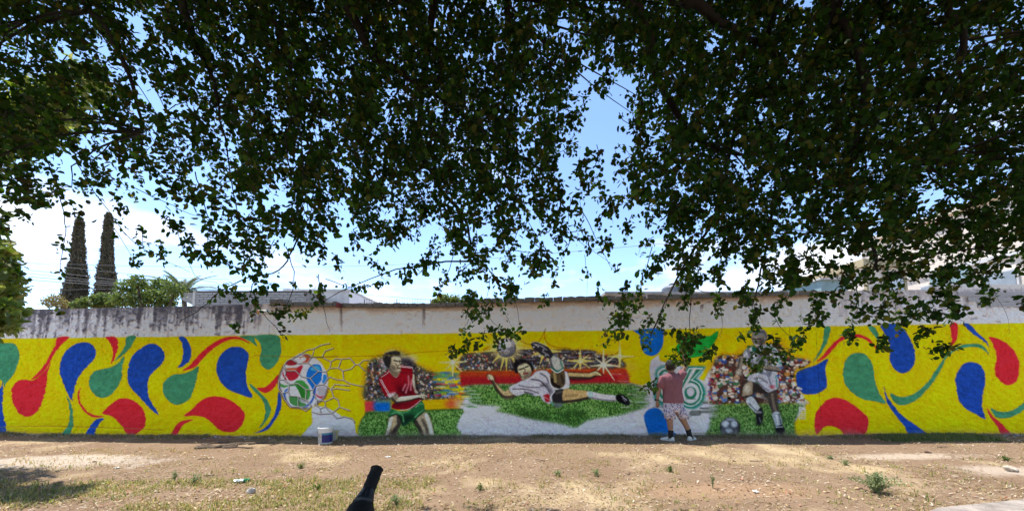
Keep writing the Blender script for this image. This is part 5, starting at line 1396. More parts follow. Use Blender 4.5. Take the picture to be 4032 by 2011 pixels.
for y, xl, xr, dep, w in ((1584,2613,2689,.150,.045),(1583,2612,2690,.152,.045),(1570,2612,2688,.148,.042),(1555,2611,2686,.142,.04),(1540,2611,2685,.138,.035),(1520,2608,2685,.138,.02),(1503,2604,2687,.138,.012),(1490,2602,2688,.128,.006),(1482,2604,2686,.112,.0),(1476,2612,2678,.092,.0),(1471,2624,2664,.074,.0),(1468,2628,2660,.066,.0)):
    rings.append(ering(mp((xl + xr) / 2, y, .0), (xr - xl) / 2 * px2m, dep, 32, wob=w, ph=y * .09))
mb = MB(); mb.loft(rings)
def sleeve(a, b_, r0, r1):
    d = (b_ - a).normalized(); q = d.to_track_quat('Z', 'Y').to_matrix()
    mb.loft([ering(a - d * .03, r0 * .8, r0 * .8, 20, axis=q), ering(a, r0, r0, 20, axis=q), ering(a.lerp(b_, .55), (r0 + r1) / 2, (r0 + r1) / 2 * 1.05, 20, axis=q, wob=.02), ering(b_, r1, r1 * 1.08, 20, axis=q, wob=.03, ph=2), ering(b_ - d * .015, r1 * .84, r1 * .9, 20, axis=q)])
sleeve(mp(2613, 1487), mp(2600, 1526), .082, .080)
sleeve(mp(2678, 1486), mp(2690, 1463, .03), .080, .074)
sh = mb.build('t_shirt', m_shirt, man, True)
MB().lathe([(.066, 0), (.072, .002), (.073, .012), (.068, .016), (.060, .014)], 24, Matrix.Translation(mp(2644, 1469, .0)) @ Matrix.Rotation(R(-8), 4, 'X')).build('collar', m_shirt, sh, True)
# shorts with a blotchy print
m_sh = bpy.data.materials.new('printed_shorts'); m_sh.use_nodes = True
t = m_sh.node_tree; bb = t.nodes['Principled BSDF']; bb.inputs['Roughness'].default_value = .85
tc_ = t.nodes.new('ShaderNodeTexCoord'); n1 = t.nodes.new('ShaderNodeTexNoise'); n1.inputs['Scale'].default_value = 34; n1.inputs['Detail'].default_value = 3
cr = t.nodes.new('ShaderNodeValToRGB'); cr.color_ramp.interpolation = 'CONSTANT'
cr.color_ramp.elements[0].color = (.14, .11, .22, 1); cr.color_ramp.elements[1].color = (.66, .62, .70, 1); cr.color_ramp.elements[1].position = .46
e_ = cr.color_ramp.elements.new(.515); e_.color = (.34, .31, .45, 1); e_ = cr.color_ramp.elements.new(.57); e_.color = (.70, .66, .70, 1); e_ = cr.color_ramp.elements.new(.66); e_.color = (.42, .30, .30, 1)
t.links.new(tc_.outputs['Object'], n1.inputs['Vector']); t.links.new(n1.outputs['Fac'], cr.inputs[0]); t.links.new(cr.outputs[0], bb.inputs['Base Color'])
mb = MB()
mb.loft([ering(mp(2651, 1572), .175, .125, 28), ering(mp(2651, 1590), .195, .145, 28, wob=.01), ering(mp(2652, 1606), .205, .150, 28, wob=.015), ering(mp(2653, 1618), .185, .130, 28)])
for c0, c1, c2, w0, w2 in (((2635,1603),(2636,1625),(2637,1647),.108,.102), ((2672,1603),(2683,1625),(2691,1647),.108,.102)):
    mb.loft([ering(mp(*c0), w0 * .95, .13, 22), ering(mp(*c1), w0, .122, 22, wob=.02, ph=c0[0]), ering(mp(*c2), w2, .115, 22, wob=.03, ph=c0[0] + 1), ering(mp(c2[0], c2[1] - 2), w2 * .86, .098, 22)])
mb.build('shorts', m_sh, man, True)
# socks, shoes
m_sock = mat('black_sock', (.02, .02, .024), .9, .3, 30); m_shoe = mat('white_shoe', (.66, .68, .67), .6, .12, 20); m_sole = mat('shoe_sole', (.55, .53, .50), .7, .1, 20)
for (ax, ay), (bx, by), yaw in (((2641,1693),(2640,1723),52), ((2709,1690),(2718,1720),-50)):
    a = mp(ax, ay); b_ = mp(bx, by)
    MB().tube([a + Vector((0, 0, .002)), a.lerp(b_, .3), b_], [.055, .051, .044], 14).build('sock', m_sock, man, True)
    M = Matrix.Translation(Vector((b_.x, b_.y, gz(O.x + b_.x, O.y + b_.y) - O.z))) @ Matrix.Rotation(R(yaw), 4, 'Z')
    mb = MB(); rr = []
    for yy_, hw, zt in ((-.070, .022, .050), (-.062, .036, .078), (-.03, .042, .095), (.02, .042, .090), (.07, .044, .072), (.12, .048, .056), (.165, .042, .044), (.190, .022, .034)):
        rr.append([M @ Vector((hw * math.cos(u), yy_, .018 + (zt - .018) * max(math.sin(u), 0) ** .7 if math.sin(u) > 0 else .018)) for u in [math.pi * k / 8 for k in range(9)]])
    mb.loft(rr, True); shoe = mb.build('shoe', m_shoe, man, True)
    mb = MB(); rr = []
    for yy_, hw in ((-.076, .024), (-.066, .040), (-.02, .045), (.03, .043), (.11, .052), (.165, .047), (.196, .024)):
        rr.append([M @ Vector(v) for v in ((-hw, yy_, .0), (hw, yy_, .0), (hw, yy_, .022), (-hw, yy_, .022))])
    mb.loft(rr); mb.build('sole', m_sole, shoe)
    for sd in (-1, 1):                                   # the N on each side of the shoe
        mb = MB()
        for (u0, v0), (u1, v1) in (((.0, .03), (.008, .07)), ((.008, .07), (.035, .03)), ((.035, .03), (.043, .066))):
            q0 = Vector((sd * .0462, u0 - .005, v0)); q1 = Vector((sd * .043, u1 - .005, v1))
            mb.tube([M @ q0, M @ q1], .0045, 5)
        mb.build('letter_n', m_sock, shoe)
w = mp(2588, 1573, .02)
q = (mp(2588, 1574) - mp(2591, 1552)).normalized().to_track_quat('Z', 'Y').to_matrix().to_4x4()
wt = MB().lathe([(.031, -.011), (.035, -.010), (.035, .010), (.031, .011)], 20, Matrix.Translation(w) @ q).build('watch', m_sock, man, True)
MB().lathe([(.0, -.006), (.020, -.006), (.022, .0), (.022, .008), (.0, .010)], 20, Matrix.Translation(w + Vector((-.042, -.004, 0))) @ Matrix.Rotation(R(-90), 4, 'Y')).build('watch_case', m_sock, wt)

# --- tripod handle in front of the lens
m_blk = mat('black_foam', (.011, .011, .012), .75, .3, 60, .002, 220, spec=.3); m_bpl = mat('black_plastic', (.015, .016, .019), .45, .2, 30, spec=.45)
td = 0.80
def tp_(px, py, d=td): return at(px, py, d)
ax = [tp_(1487, 1838, .84), tp_(1450, 1931, .80), tp_(1436, 1966, .78), tp_(1426, 1990, .77), tp_(1420, 2011, .76), tp_(1404, 2068, .74), tp_(1385, 2150, .70)]
foot = Vector((ax[-1].x, ax[-1].y + .02, 0)); foot.z = gz(foot.x, foot.y)
tri = empty('camera_tripod', foot, 'black padded tripod handle poking up at the bottom edge', 'tripod')
loc = [p - foot for p in ax]
def axis_lathe(prof, a, b_, name, m, n=28):
    d = (b_ - a); Ln = d.length; q = d.normalized().to_track_quat('Z', 'Y').to_matrix().to_4x4()
    return MB().lathe([(r, t_ * Ln) for r, t_ in prof], n, Matrix.Translation(a) @ q).build(name, m, tri, True)
grip = axis_lathe([(.0127, 0), (.0130, .02), (.0128, .5), (.0124, .93), (.0118, .96), (.0100, .985), (.006, 1.0), (.0, 1.002)], loc[1], loc[0], 'grip', m_blk)
d = (loc[1] - loc[0]).normalized(); q = d.to_track_quat('Z', 'Y').to_matrix().to_4x4()
for k in (.08, .45, .80): MB().lathe([(.0130, -.0012), (.0136, -.0006), (.0136, .0006), (.0130, .0012)], 28, Matrix.Translation(loc[0].lerp(loc[1], k)) @ q).build('grip_seam', m_blk, grip, True)
sl = axis_lathe([(.0205, 0), (.0185, .25), (.0160, .6), (.0135, .95), (.0128, 1.0)], loc[3] + (loc[2] - loc[3]) * .2, loc[1], 'taper_sleeve', m_bpl)
d = (loc[1] - loc[2]).normalized()
for k in range(14):
    a_ = 2 * math.pi * k / 14; u = d.cross(Vector((0, 0, 1))).normalized(); v = d.cross(u)
    e_ = u * math.cos(a_) + v * math.sin(a_)
    MB().tube([loc[2] + e_ * .0168, loc[1] - d * .004 + e_ * .0128], .0009, 4).build('rib', m_bpl, sl)
axis_lathe([(.030, 0), (.0290, .3), (.0262, .7), (.0245, .86), (.0225, .95), (.0205, 1.0)], loc[5], loc[3], 'barrel', m_blk)
hd = loc[6]
MB().tube([loc[5], hd], [.028, .03], 16).build('handle_root', m_bpl, tri, True)
MB().lathe([(.045, -.06), (.055, -.05), (.055, .02), (.04, .04), (.0, .045)], 20, Matrix.Translation(hd)).build('pan_head', m_bpl, tri, True)
MB().tube([(hd.x, hd.y, hd.z - .05), (hd.x, hd.y, hd.z - .45)], .016, 12).build('centre_column', m_bpl, tri)
for k in range(3):
    a_ = 2 * math.pi * k / 3 - math.pi / 2; e = Vector((.42 * math.cos(a_) + hd.x, .42 * math.sin(a_) + hd.y, 0)); e.z = gz(foot.x + e.x, foot.y + e.y) - foot.z
    top = Vector((hd.x + .04 * math.cos(a_), hd.y + .04 * math.sin(a_), hd.z - .08))
    lg = MB().tube([top, top.lerp(e, .5), top.lerp(e, .505), e], [.016, .016, .012, .011], 10).build('leg', m_bpl, tri)
    MB().lathe([(.014, 0), (.016, .01), (.012, .03), (.0, .03)], 12, Matrix.Translation(e)).build('rubber_foot', m_blk, lg)

# --- stones, litter, root, sticks
def lump(name, p, sx, sy, sz, m, label, cat, seed, rough=.18, group=None, cuts=5):
    g = random.Random(seed)
    bm = bmesh.new(); bmesh.ops.create_icosphere(bm, subdivisions=3, radius=1.0)
    ph = [g.uniform(0, 6) for _ in range(6)]
    for v in bm.verts:
        c = v.co.copy(); k = 1 + rough * (math.sin(c.x * 3 + ph[0]) * math.sin(c.y * 3.3 + ph[1]) + .6 * math.sin(c.z * 5 + ph[2] + c.x * 2) + .35 * math.sin(c.y * 9 + ph[3]) * math.sin(c.x * 8 + ph[4])) + g.gauss(0, rough * .10)
        v.co = Vector((c.x * sx * k, c.y * sy * k, max(c.z, -.5) * sz * k))
    me = bpy.data.meshes.new(name); bm.to_mesh(me); bm.free()
    o = link(name, me, m, None, False); o.location = Vector(p) + Vector((0, 0, sz * .42))
    return tag(o, label, cat, group)
m_rock = mat('pale_stone', (.50, .45, .42), .9, .35, 14, .008, 40); m_rock2 = mat('cream_stone', (.62, .53, .42), .9, .5, 9, .012, 30); m_clod = mat('brown_stone', (.22, .13, .10), .95, .4, 20, .008, 40)
lump('rock', on_ground(988, 1940), .055, .045, .048, m_rock, 'pale rounded rock beside the crushed green can', 'rock', 3)
lump('rock', on_ground(3976, 1852), .075, .055, .050, m_rock2, 'cream pitted stone on the earth near the right edge', 'rock', 8, .3)
lump('rock', on_ground(3652, 1781), .055, .035, .025, m_clod, 'small reddish clod by the shaded strip at right', 'rock', 9, .2)
for i, (x, y, lb) in enumerate(((2890,1816,'small reddish clod below the painted running player'),(3390,1924,'small reddish clod at the foot of the large bushy weed'),(1118,1869,'small dark clod on the open earth below the paint bucket'),(370,1818,'tiny dark clod on the pale bare patch'))):
    lump('clod', on_ground(x, y), .022, .018, .015, m_clod, lb, 'clod', 20 + i, .25, 'small clods on the earth')
for i, (x, y, lb) in enumerate(((1528,1798,'crumpled white scrap above the tip of the tripod handle'),(2975,1936,'white paper scrap in the straw at the bottom right'),(460,1842,'white paper scrap at the edge of the pale bare patch'))):
    p = on_ground(x, y); bm = bmesh.new(); bmesh.ops.create_grid(bm, x_segments=5, y_segments=4, size=.5)
    g = random.Random(i)
    for v in bm.verts: v.co = Vector((v.co.x * .09 + g.gauss(0, .004), v.co.y * .055 + g.gauss(0, .004), abs(g.gauss(.012, .008))))
    bmesh.ops.solidify(bm, geom=bm.faces[:], thickness=.001)
    me = bpy.data.meshes.new('paper_scrap'); bm.to_mesh(me); bm.free()
    o = link('paper_scrap', me, mat('paper', (.72, .70, .66), .8, .1, 20)); o.location = p; o.rotation_euler = (0, 0, i * 1.3)
    tag(o, lb, 'paper scrap', 'paper scraps on the earth')
# crushed can
p = on_ground(952, 1898)
can = empty('crushed_can', p, 'crushed green and silver drink can on the earth', 'can', rz=.35)
g = random.Random(2)
def crushed(x0, x1, m, name, sd):
    mb = MB(); g = random.Random(sd); rr = []
    for i in range(8):
        x = x0 + (x1 - x0) * i / 7; k = 1 + g.gauss(0, .12)
        rr.append([Vector((x + g.gauss(0, .003), .034 * k * math.cos(a) + g.gauss(0, .002), .026 + .024 * k * math.sin(a) * (1 if math.sin(a) > 0 else 1.0) + g.gauss(0, .002))) for a in [2 * math.pi * j / 14 for j in range(14)]])
    mb.loft(rr); return mb.build(name, m, can)
crushed(-.085, .025, mat('silver_print', (.62, .66, .64), .35, .25, 30, metal=.3), 'body', 3)
crushed(.0255, .085, mat('green_print', (.015, .22, .09), .35, .3, 30, metal=.2), 'green_end', 4)
# exposed root
m_root = mat('old_wood', (.20, .145, .10), .95, .5, 12, .02, 22, stretch=(.5, 3, 3))
rp = on_ground(900, 1757); root = empty('exposed_root', rp, 'flat weathered tree root lying along the ground by the wall', 'root')
for k, (xa, ya, xb, yb, r0, r1) in enumerate(((775,1762,1058,1741,.045,.02),(760,1766,930,1757,.035,.03),(850,1760,1000,1764,.03,.015),(790,1750,900,1740,.03,.012))):
    a = on_ground(xa, ya) - rp; b_ = on_ground(xb, yb) - rp; pts = []; g = random.Random(k)
    for i in range(9):
        q = a.lerp(b_, i / 8); pts.append(q + Vector((g.gauss(0, .02), g.gauss(0, .03), .012 + g.gauss(0, .008))))
    MB().tube(pts, [max(r0 + (r1 - r0) * i / 8 + g.gauss(0, .006), .008) for i in range(9)], 9).build('root_limb', m_root, root, False)
# sticks
m_stick = mat('dry_twig', (.16, .11, .075), .9, .4, 30)
for i, (x, y, l, a_, lb) in enumerate(((810, 1806, 0.24, 0.1, 'thick dark twig on the earth below the exposed root'),(1605, 1797, 0.11, 0.25, 'short black twig below the painted red player'),(2130, 1812, 0.2, -0.3, 'thin crooked twig below the diving player'),(2478, 1865, 0.13, 0.8, 'short twig lying aslant in front of the person'),(830, 1873, 0.2, 0.05, 'thin twig on the earth beside the crushed can'),(2980, 1815, 0.22, -0.2, 'long pale twig below the painted running player'),(3710, 1760, 0.2, 0.05, 'twig lying by the shaded strip near the green grass'))):
    p = on_ground(x, y); g = random.Random(i)
    pts = [Vector((l * (k / 4 - .5), g.gauss(0, .008), .010 + g.gauss(0, .003))) for k in range(5)]
    o = MB().tube(pts, [.006, .007, .006, .005, .003], 6).tube([pts[2], pts[2] + Vector((.03, .03, .01))], [.004, .002], 5).build('twig', m_stick); o.location = p; o.rotation_euler = (0, 0, a_)
    tag(o, lb, 'twig', 'dry twigs on the earth')
# --- weeds
def weed(px, py, h, n, spread, cols, label, group=None, seed=1, leafy=14, ln=(.012,.03)):
    p = on_ground(px, py); o = empty('weed', p, label, 'weed', group)
    g = np.random.default_rng(seed); mb = MB(); P = []
    for i in range(n):
        a = g.uniform(0, 2 * np.pi); r = abs(g.normal(0, spread)); hh = h * g.uniform(.55, 1.05)
        tip = Vector((math.cos(a) * r, math.sin(a) * r, hh * (1 - .35 * r / (spread * 2.5 + 1e-6) if r < spread * 2 else .6)))
        mid = Vector((tip.x * .35, tip.y * .35, tip.z * .6))
        mb.tube([(0, 0, -.01), mid, tip], [.003, .0022, .001], 4, False)
        for k in range(leafy):
            t_ = g.uniform(.15, 1); q = Vector((0, 0, 0)).lerp(mid, t_ * 2) if t_ < .5 else mid.lerp(tip, t_ * 2 - 1)
            P.append((q.x + g.normal(0, .008), q.y + g.normal(0, .008), q.z + g.normal(0, .008)))
    mb.build('stem', mat('weed_stem', (.24, .26, .12), .8, .2, 20), o)
    V, q, c = leaf_cloud(np.array(P), np.array((0, 0, .6)), g, ln, (.3, .55), cols, -.6)
    link('leaves', np_mesh('weed_leaves', V, q, None, c), m_leaf_b, o)
GW = [(.24,.30,.13),(.30,.35,.18),(.18,.24,.10),(.38,.40,.22)]
weed(3452, 1938, .25, 70, .20, GW, 'large bushy grey-green weed on the bare earth at right', seed=2, leafy=26, ln=(.014,.035))
for i, (x, y, h, n, lab) in enumerate(((1185,1842,.11,8,'sparse weed in the open earth below the buckets'),(686,1890,.20,6,'upright green weed on the straw left of the can'),(762,1905,.22,9,'taller loose weed beside the leafy straw at left'),(1892,1926,.12,6,'small weed on the earth just past the tripod handle'),(2197,1872,.10,7,'thin weed in the dry grass below the diving player'),(2349,1872,.15,8,'dry branching weed below the diving player'),(2640,1855,.10,10,'low green weed on the earth in front of the person'),(2806,1920,.26,3,'single tall stalk weed on the earth below the painted ball'),(1560,1985,.16,12,'green weed beside the tripod handle at the bottom edge'),(1255,1925,.10,8,'low weed on the straw above the tripod handle'),(3270,1805,.08,8,'tiny weed in front of the red painted arch'),(3330,1830,.10,10,'low yellowish weed just behind the large bushy weed'),(3960,1812,.10,12,'low green weed by the pitted stone'))):
    weed(x, y, h * .75, n + 3, .05 + .012 * n / 8, GW if i % 3 else LG, lab, 'weeds on the earth', 10 + i, 14)
print('props', time.time() - T0)
# ================================================================== the big tree overhead
# how much of the sky the crown covers, read off the photograph in 100-pixel cells of a 2576-wide view (rows from the top)
COV = [
 [.95,.95,.95,.72,.93,.95,.95,.95,.96,.96,.96,.96,.96,.95,.93,.93,.96,.96,.96,.96,.96,.96,.96,.95,.93,.86],
 [.95,.90,.92,.75,.86,.94,.95,.96,.96,.96,.96,.96,.96,.95,.90,.88,.95,.96,.96,.96,.96,.96,.95,.94,.86,.80],
 [.93,.88,.85,.80,.85,.91,.95,.96,.96,.96,.96,.96,.95,.93,.42,.22,.95,.96,.96,.96,.96,.95,.95,.94,.92,.92],
 [.92,.86,.85,.75,.85,.88,.94,.95,.95,.95,.95,.95,.95,.90,.30,.06,.92,.95,.96,.96,.95,.95,.95,.94,.88,.84],
 [.86,.40,.45,.68,.75,.76,.90,.93,.93,.93,.93,.93,.93,.90,.45,.60,.92,.94,.94,.94,.94,.93,.92,.86,.85,.80],
 [.45,.20,.26,.18,.36,.44,.60,.74,.80,.84,.82,.85,.85,.80,.46,.32,.66,.90,.90,.90,.90,.88,.86,.78,.80,.84],
 [.16,.06,.06,.08,.22,.30,.46,.34,.30,.24,.48,.54,.68,.60,.20,.08,.52,.76,.78,.76,.74,.62,.66,.68,.62,.58],
 [.00,.00,.00,.00,.00,.02,.26,.22,.08,.00,.08,.32,.44,.12,.03,.32,.40,.62,.76,.76,.58,.42,.48,.40,.28,.14],
 [.00,.00,.00,.00,.00,.00,.02,.00,.00,.00,.00,.20,.16,.00,.00,.28,.26,.40,.14,.30,.08,.03,.03,.22,.02,.00],
 [.00,.00,.00,.00,.00,.00,.00,.00,.00,.00,.00,.00,.00,.00,.00,.00,.12,.00,.00,.04,.00,.00,.00,.00,.00,.00]]
DS = 4032 / 2576.0
COV = np.array(COV)
COV = np.concatenate([COV[:, :1]] * 4 + [COV] + [COV[:, -1:]] * 4, 1)
COV = np.concatenate([np.full((5, COV.shape[1]), .95), COV], 0)        # the crown goes on above the frame
g = np.random.default_rng(77)
gr = random.Random(9)
LEN, WID = (.030, .066), (.58, .82)
TRC = [(.024,.066,.008),(.032,.080,.010),(.019,.050,.008),(.046,.100,.013),(.030,.058,.010),(.075,.130,.020),(.12,.12,.022),(.024,.055,.011),(.028,.070,.010),(.055,.050,.014)]
tree_base = Vector((1.2, -2.2, 0)); tree_base.z = gz(1.2, -2.2)
tree = empty('shade_tree', tree_base, 'large dark leafy tree whose drooping branches fill the top of the view', 'tree')
TB = np.array(tree_base)
tw_pts = []                                             # (polyline, r0, r1)
P = []; NR = []
def spray(tip, L, nl, dirv=None, spread=.05, sag=.5):
    """a drooping leafy twig ending near tip (world)"""
    d = dirv if dirv is not None else Vector((gr.gauss(0, .55), gr.gauss(.35, .5), -.75 + gr.gauss(0, .35))).normalized()
    a = tip - d * L; n = 5; pts = []
    for i in range(n):
        t_ = i / (n - 1); q = a.lerp(tip, t_); q.z += sag * L * (.25 - (t_ - .5) ** 2) * .6
        pts.append(q + Vector((gr.gauss(0, .010), gr.gauss(0, .010), gr.gauss(0, .010))))
    tw_pts.append((pts, .0042, .0014))
    arr = np.array([tuple(p) for p in pts])
    t_ = np.sort(g.uniform(.05, 1.0, nl)); k = np.minimum((t_ * (n - 1)).astype(int), n - 2); f = (t_ * (n - 1) - k)[:, None]
    q = arr[k] * (1 - f) + arr[k + 1] * f
    P.append(q + g.normal(0, spread * .55, (nl, 3))); NR.append(np.tile((0, 0, .9), (nl, 1)))
DMIN = 2.6
def front(z): return 4.05 + .20 * (z - CAMZ)      # the crown's face towards the wall leans out with height, so the sun reaches its hem
cell = 100.0
COV[7:10, 18] = (.45, .40, .48); COV[7:10, 19] = (.20, .08, .48); COV[10, 18:20] = (.50, .40)
COV[6:11, 4:10] = 1 - (1 - COV[6:11, 4:10]) ** .72
COV[10:13, 25:] = 1 - (1 - COV[10:13, 25:]) ** 1.35
COV[12:15, 19:25] *= .72; COV[12, 20] = .15; COV[12, 21] = .35
COV[5:9, 4:7] = 1 - (1 - COV[5:9, 4:7]) ** .8
COV[14, :] *= .55
for r in range(COV.shape[0]):
    row = r - 5
    for c in range(COV.shape[1]):
        colm = c - 4
        cv_ = COV[r, c]
        if cv_ <= 0: continue
        y0 = row * cell * DS
        lam = -math.log(1 - min(cv_, .965)) * 1.75
        area = (cell * DS) ** 2
        n_leaf = lam * area / 172.0
        if row < 0: n_leaf *= .8
        ns = n_leaf / (27.0 * (1 + .22 * max(0, min(1, (row - 3.5) / 3))))
        ns = int(ns) + (1 if gr.random() < ns - int(ns) else 0)
        for k in range(ns):
            cand = []
            for _ in range(3):                                   # clumps: take the place where a slow noise is highest
                px = (colm + gr.random()) * cell * DS; py = (row + gr.random()) * cell * DS
                cand.append((float(lattice_noise(px, py, 75.0, 15)) + .6 * float(lattice_noise(px, py, 210.0, 16)), px, py))
            cand.sort(reverse=True); _, px, py = cand[0] if gr.random() < .62 else cand[2]
            low = max(0.0, min(1.0, (py - 700) / 600.0))
            e_ = ray(px, py); sl_ = e_.z / e_.y
            dmax = (4.05) / (1 - .20 * sl_) if sl_ < 4 else 4.6
            d = DMIN + .5 * low + (dmax - DMIN - .5 * low) * gr.random()
            if sl_ * d + CAMZ > 8.5: continue
            tip = at(px, py + 25, d)
            L = gr.uniform(.16, .36) * (1 - .3 * low); nl = int(gr.uniform(17, 38) * (1 + .35 * low))
            spray(tip, L, nl, spread=.052 - .014 * low)
# loose sprays added nearer the wall, so their shade dapples the near ground
for k in range(46):
    px = gr.uniform(1300, 2250); py = gr.uniform(380, 720)
    spray(at(px, py, gr.uniform(5.3, 5.7)), gr.uniform(.25, .45), int(gr.uniform(20, 40)), spread=.06)
# unseen crown above and behind the frame, coarser, added to keep the canopy dark
nu = 52000
x = g.uniform(-10.5, 10.5, nu); y = g.uniform(-5.0, 5.2, nu); z = 5.2 + g.random(nu) * 2.6 - ((x / 11) ** 2 + (y / 7) ** 2) * 1.3
k = ((x / 11) ** 2 + ((y - .3) / 5.6) ** 2) < 1
# keep it above the view
k &= ((z - CAMZ) > np.maximum(y, 0) * 1.08 + .3) & (y < front(z) - .1)
UP = np.stack([x, y, z], -1)[k]
# --- hanging strands read off the photograph: (points in 2576-view pixels), depth, leaves per 100 px, thickness
STR = [
 ([(1235,690),(1225,745),(1195,790),(1170,840)], 4.2, 26, .004), ([(1280,700),(1300,770),(1312,830)], 4.2, 40, .005), ([(1240,735),(1270,790),(1300,845)], 4.3, 30, .004), ([(1210,740),(1240,810),(1285,838)], 4.2, 34, .004), ([(1180,800),(1165,830),(1160,850)], 4.1, 10, .003),
 ([(1770,560),(1745,690),(1735,800),(1738,880)], 4.2, 26, .008), ([(1747,837),(1724,892),(1699,917)], 4.2, 34, .004), ([(1747,847),(1729,902),(1721,932)], 4.2, 30, .004), ([(1754,817),(1741,877),(1709,902)], 4.15, 30, .004), ([(1734,877),(1694,892),(1687,922)], 4.2, 30, .003), ([(1709,882),(1705,912)], 4.18, 40, .003),
 ([(1640,620),(1600,760),(1560,840),(1520,862),(1508,870)], 4.3, 24, .006), ([(1620,700),(1570,790),(1530,850)], 4.3, 26, .004), ([(1690,720),(1660,800),(1632,850),(1620,870)], 4.3, 30, .005), ([(1520,750),(1560,765),(1610,770)], 4.2, 60, .004), ([(1560,770),(1540,810),(1512,850)], 4.3, 40, .003),
 ([(1880,700),(1895,790),(1905,835)], 4.3, 34, .005), ([(1800,730),(1815,800),(1812,850)], 4.2, 24, .004), ([(1950,800),(1980,840),(2030,850)], 4.2, 26, .004), ([(1985,820),(1990,860),(1985,890)], 4.2, 12, .002), ([(1910,830),(1870,845),(1845,842)], 4.3, 24, .003), ([(1905,850),(1880,880),(1860,900)], 4.3, 8, .003), ([(2020,845),(1975,890),(1930,915),(1890,928)], 4.1, 60, .003),
 ([(2380,720),(2395,770),(2392,815)], 4.2, 70, .004), ([(2270,690),(2250,760),(2262,830)], 4.2, 22, .004), ([(2160,760),(2140,820),(2120,850)], 4.2, 24, .003), ([(2440,690),(2470,720),(2500,730)], 4.1, 12, .003), ([(2480,700),(2530,790),(2540,840)], 4.1, 4, .002),
 # the long bare twigs at the left
 ([(95,370),(130,430),(165,560),(158,620),(150,690)], 3.6, 9, .006), ([(190,400),(235,480),(330,600),(410,650),(480,685)], 3.7, 6, .005), ([(490,430),(530,560),(560,600),(690,628)], 3.6, 12, .006), ([(330,470),(420,510),(500,545),(640,555)], 3.7, 12, .005), ([(440,560),(490,690),(560,720),(620,790)], 3.7, 3, .003),
 ([(760,520),(745,610),(700,680),(620,700),(545,740),(500,780),(450,810)], 3.8, 6, .010), ([(640,705),(632,745),(672,800),(720,850)], 3.8, 3, .006), ([(800,690),(815,780),(830,835)], 3.8, 4, .005), ([(715,850),(690,815),(740,852)], 3.8, 3, .003), ([(690,600),(660,660),(640,700)], 3.8, 34, .005), ([(720,620),(740,700),(720,770),(690,790)], 3.9, 30, .006), ([(820,700),(900,725),(980,700)], 3.9, 26, .005),
 ([(600,818),(598,812),(606,800)], 3.8, 60, .002), ([(160,790),(150,780)], 3.6, 60, .002), ([(545,640),(560,600),(575,570)], 3.5, 60, .003), ([(480,590),(470,640)], 3.5, 50, .003), ([(1130,540),(1140,640),(1110,720),(1090,760)], 4.1, 20, .007), ([(1330,560),(1380,660),(1400,720)], 4.1, 20, .005), ([(1460,520),(1500,600),(1540,680)], 4.0, 5, .006), ([(1410,540),(1450,600),(1520,650),(1560,690)], 4.0, 12, .004), ([(1470,640),(1478,700),(1476,760)], 4.0, 9, .003), ([(280,560),(330,640),(355,660)], 3.6, 20, .003)]
for pts, d, dens, th in STR:
    w = [at(x * DS, y * DS, d + .05 * math.sin(i * 2.1)) for i, (x, y) in enumerate(pts)]
    c = spline(np.array([tuple(p) for p in w]), False, 5) if len(w) > 2 else np.array([tuple(p) for p in w])
    c = c + g.normal(0, .004, c.shape)
    tw_pts.append(([Vector(p) for p in c], th, th * .35))
    Lpx = sum(math.hypot(pts[i + 1][0] - pts[i][0], pts[i + 1][1] - pts[i][1]) for i in range(len(pts) - 1))
    nl = int(Lpx / 100 * dens * 1.25)
    if nl:
        # leaves sit in bunches along the strand
        nb_ = max(nl // 9, 1); cen = g.uniform(.08, 1, nb_)
        t_ = np.clip(cen[g.integers(0, nb_, nl)] + g.normal(0, .05, nl), 0, 1) * (len(c) - 1)
        k_ = np.minimum(t_.astype(int), len(c) - 2); f = (t_ - k_)[:, None]
        P.append(c[k_] * (1 - f) + c[k_ + 1] * f + g.normal(0, .026, (nl, 3))); NR.append(np.tile((0, 0, .9), (nl, 1)))
P = np.concatenate(P); NR = np.concatenate(NR)
print('leaves', len(P), 'sprays', len(tw_pts), 'upper', len(UP))
m_tleaf = mat('tree_leaf', attr='col', rough=0.6, transl=0.38, spec=.15)
V, q, c = leaf_cloud(P - TB, NR, g, LEN, WID, TRC, .7, .15)
o = link('leaves', np_mesh('tree_leaves', V, q, None, c), m_tleaf, tree); o['kind'] = 'stuff'
V, q, c = leaf_cloud(UP - TB, np.tile((0, 0, 1.6), (len(UP), 1)), g, (.16, .30), (.5, .7), TRC, .3, .12)
o = link('upper_leaves', np_mesh('tree_upper_leaves', V, q, None, c), m_tleaf, tree); o['kind'] = 'stuff'
# trunk and limbs
m_tb = mat('tree_bark', (.034, .026, .021), .95, .5, 7.0, .02, 18, stretch=(1, 1, .3))
LIMB_PTS = []
def rough_tube(pts, r0, r1, name, seed, n=10, sub=5):
    c = spline(np.array([tuple(p) for p in pts]), False, sub); gg = random.Random(seed)
    k = len(c); rad = [(r0 + (r1 - r0) * i / (k - 1)) * (1 + gg.gauss(0, .05)) for i in range(k)]
    LIMB_PTS.append(c[len(c) // 3:])
    return MB().tube([Vector(p) + Vector((gg.gauss(0, r0 * .12), gg.gauss(0, r0 * .12), 0)) - tree_base for p in c], rad, n).build(name, m_tb, tree, True)
fork = Vector((1.0, -1.6, 3.2))
rough_tube([tree_base + Vector((0, 0, -.1)), Vector((1.25, -2.1, 1.0)), Vector((1.1, -1.9, 2.2)), fork], .34, .24, 'trunk', 1, 14)
def limb(pts, r0, r1, seed, near=.86):
    w = [at(x, y, d * near) for x, y, d in pts]
    a = w[0]; mid = fork.lerp(a, .55) + Vector((0, 0, .9))
    rough_tube([fork - Vector((0, 0, .15)), mid] + w, r0 * .62, r1 * .8, 'limb', seed, 9, 5)
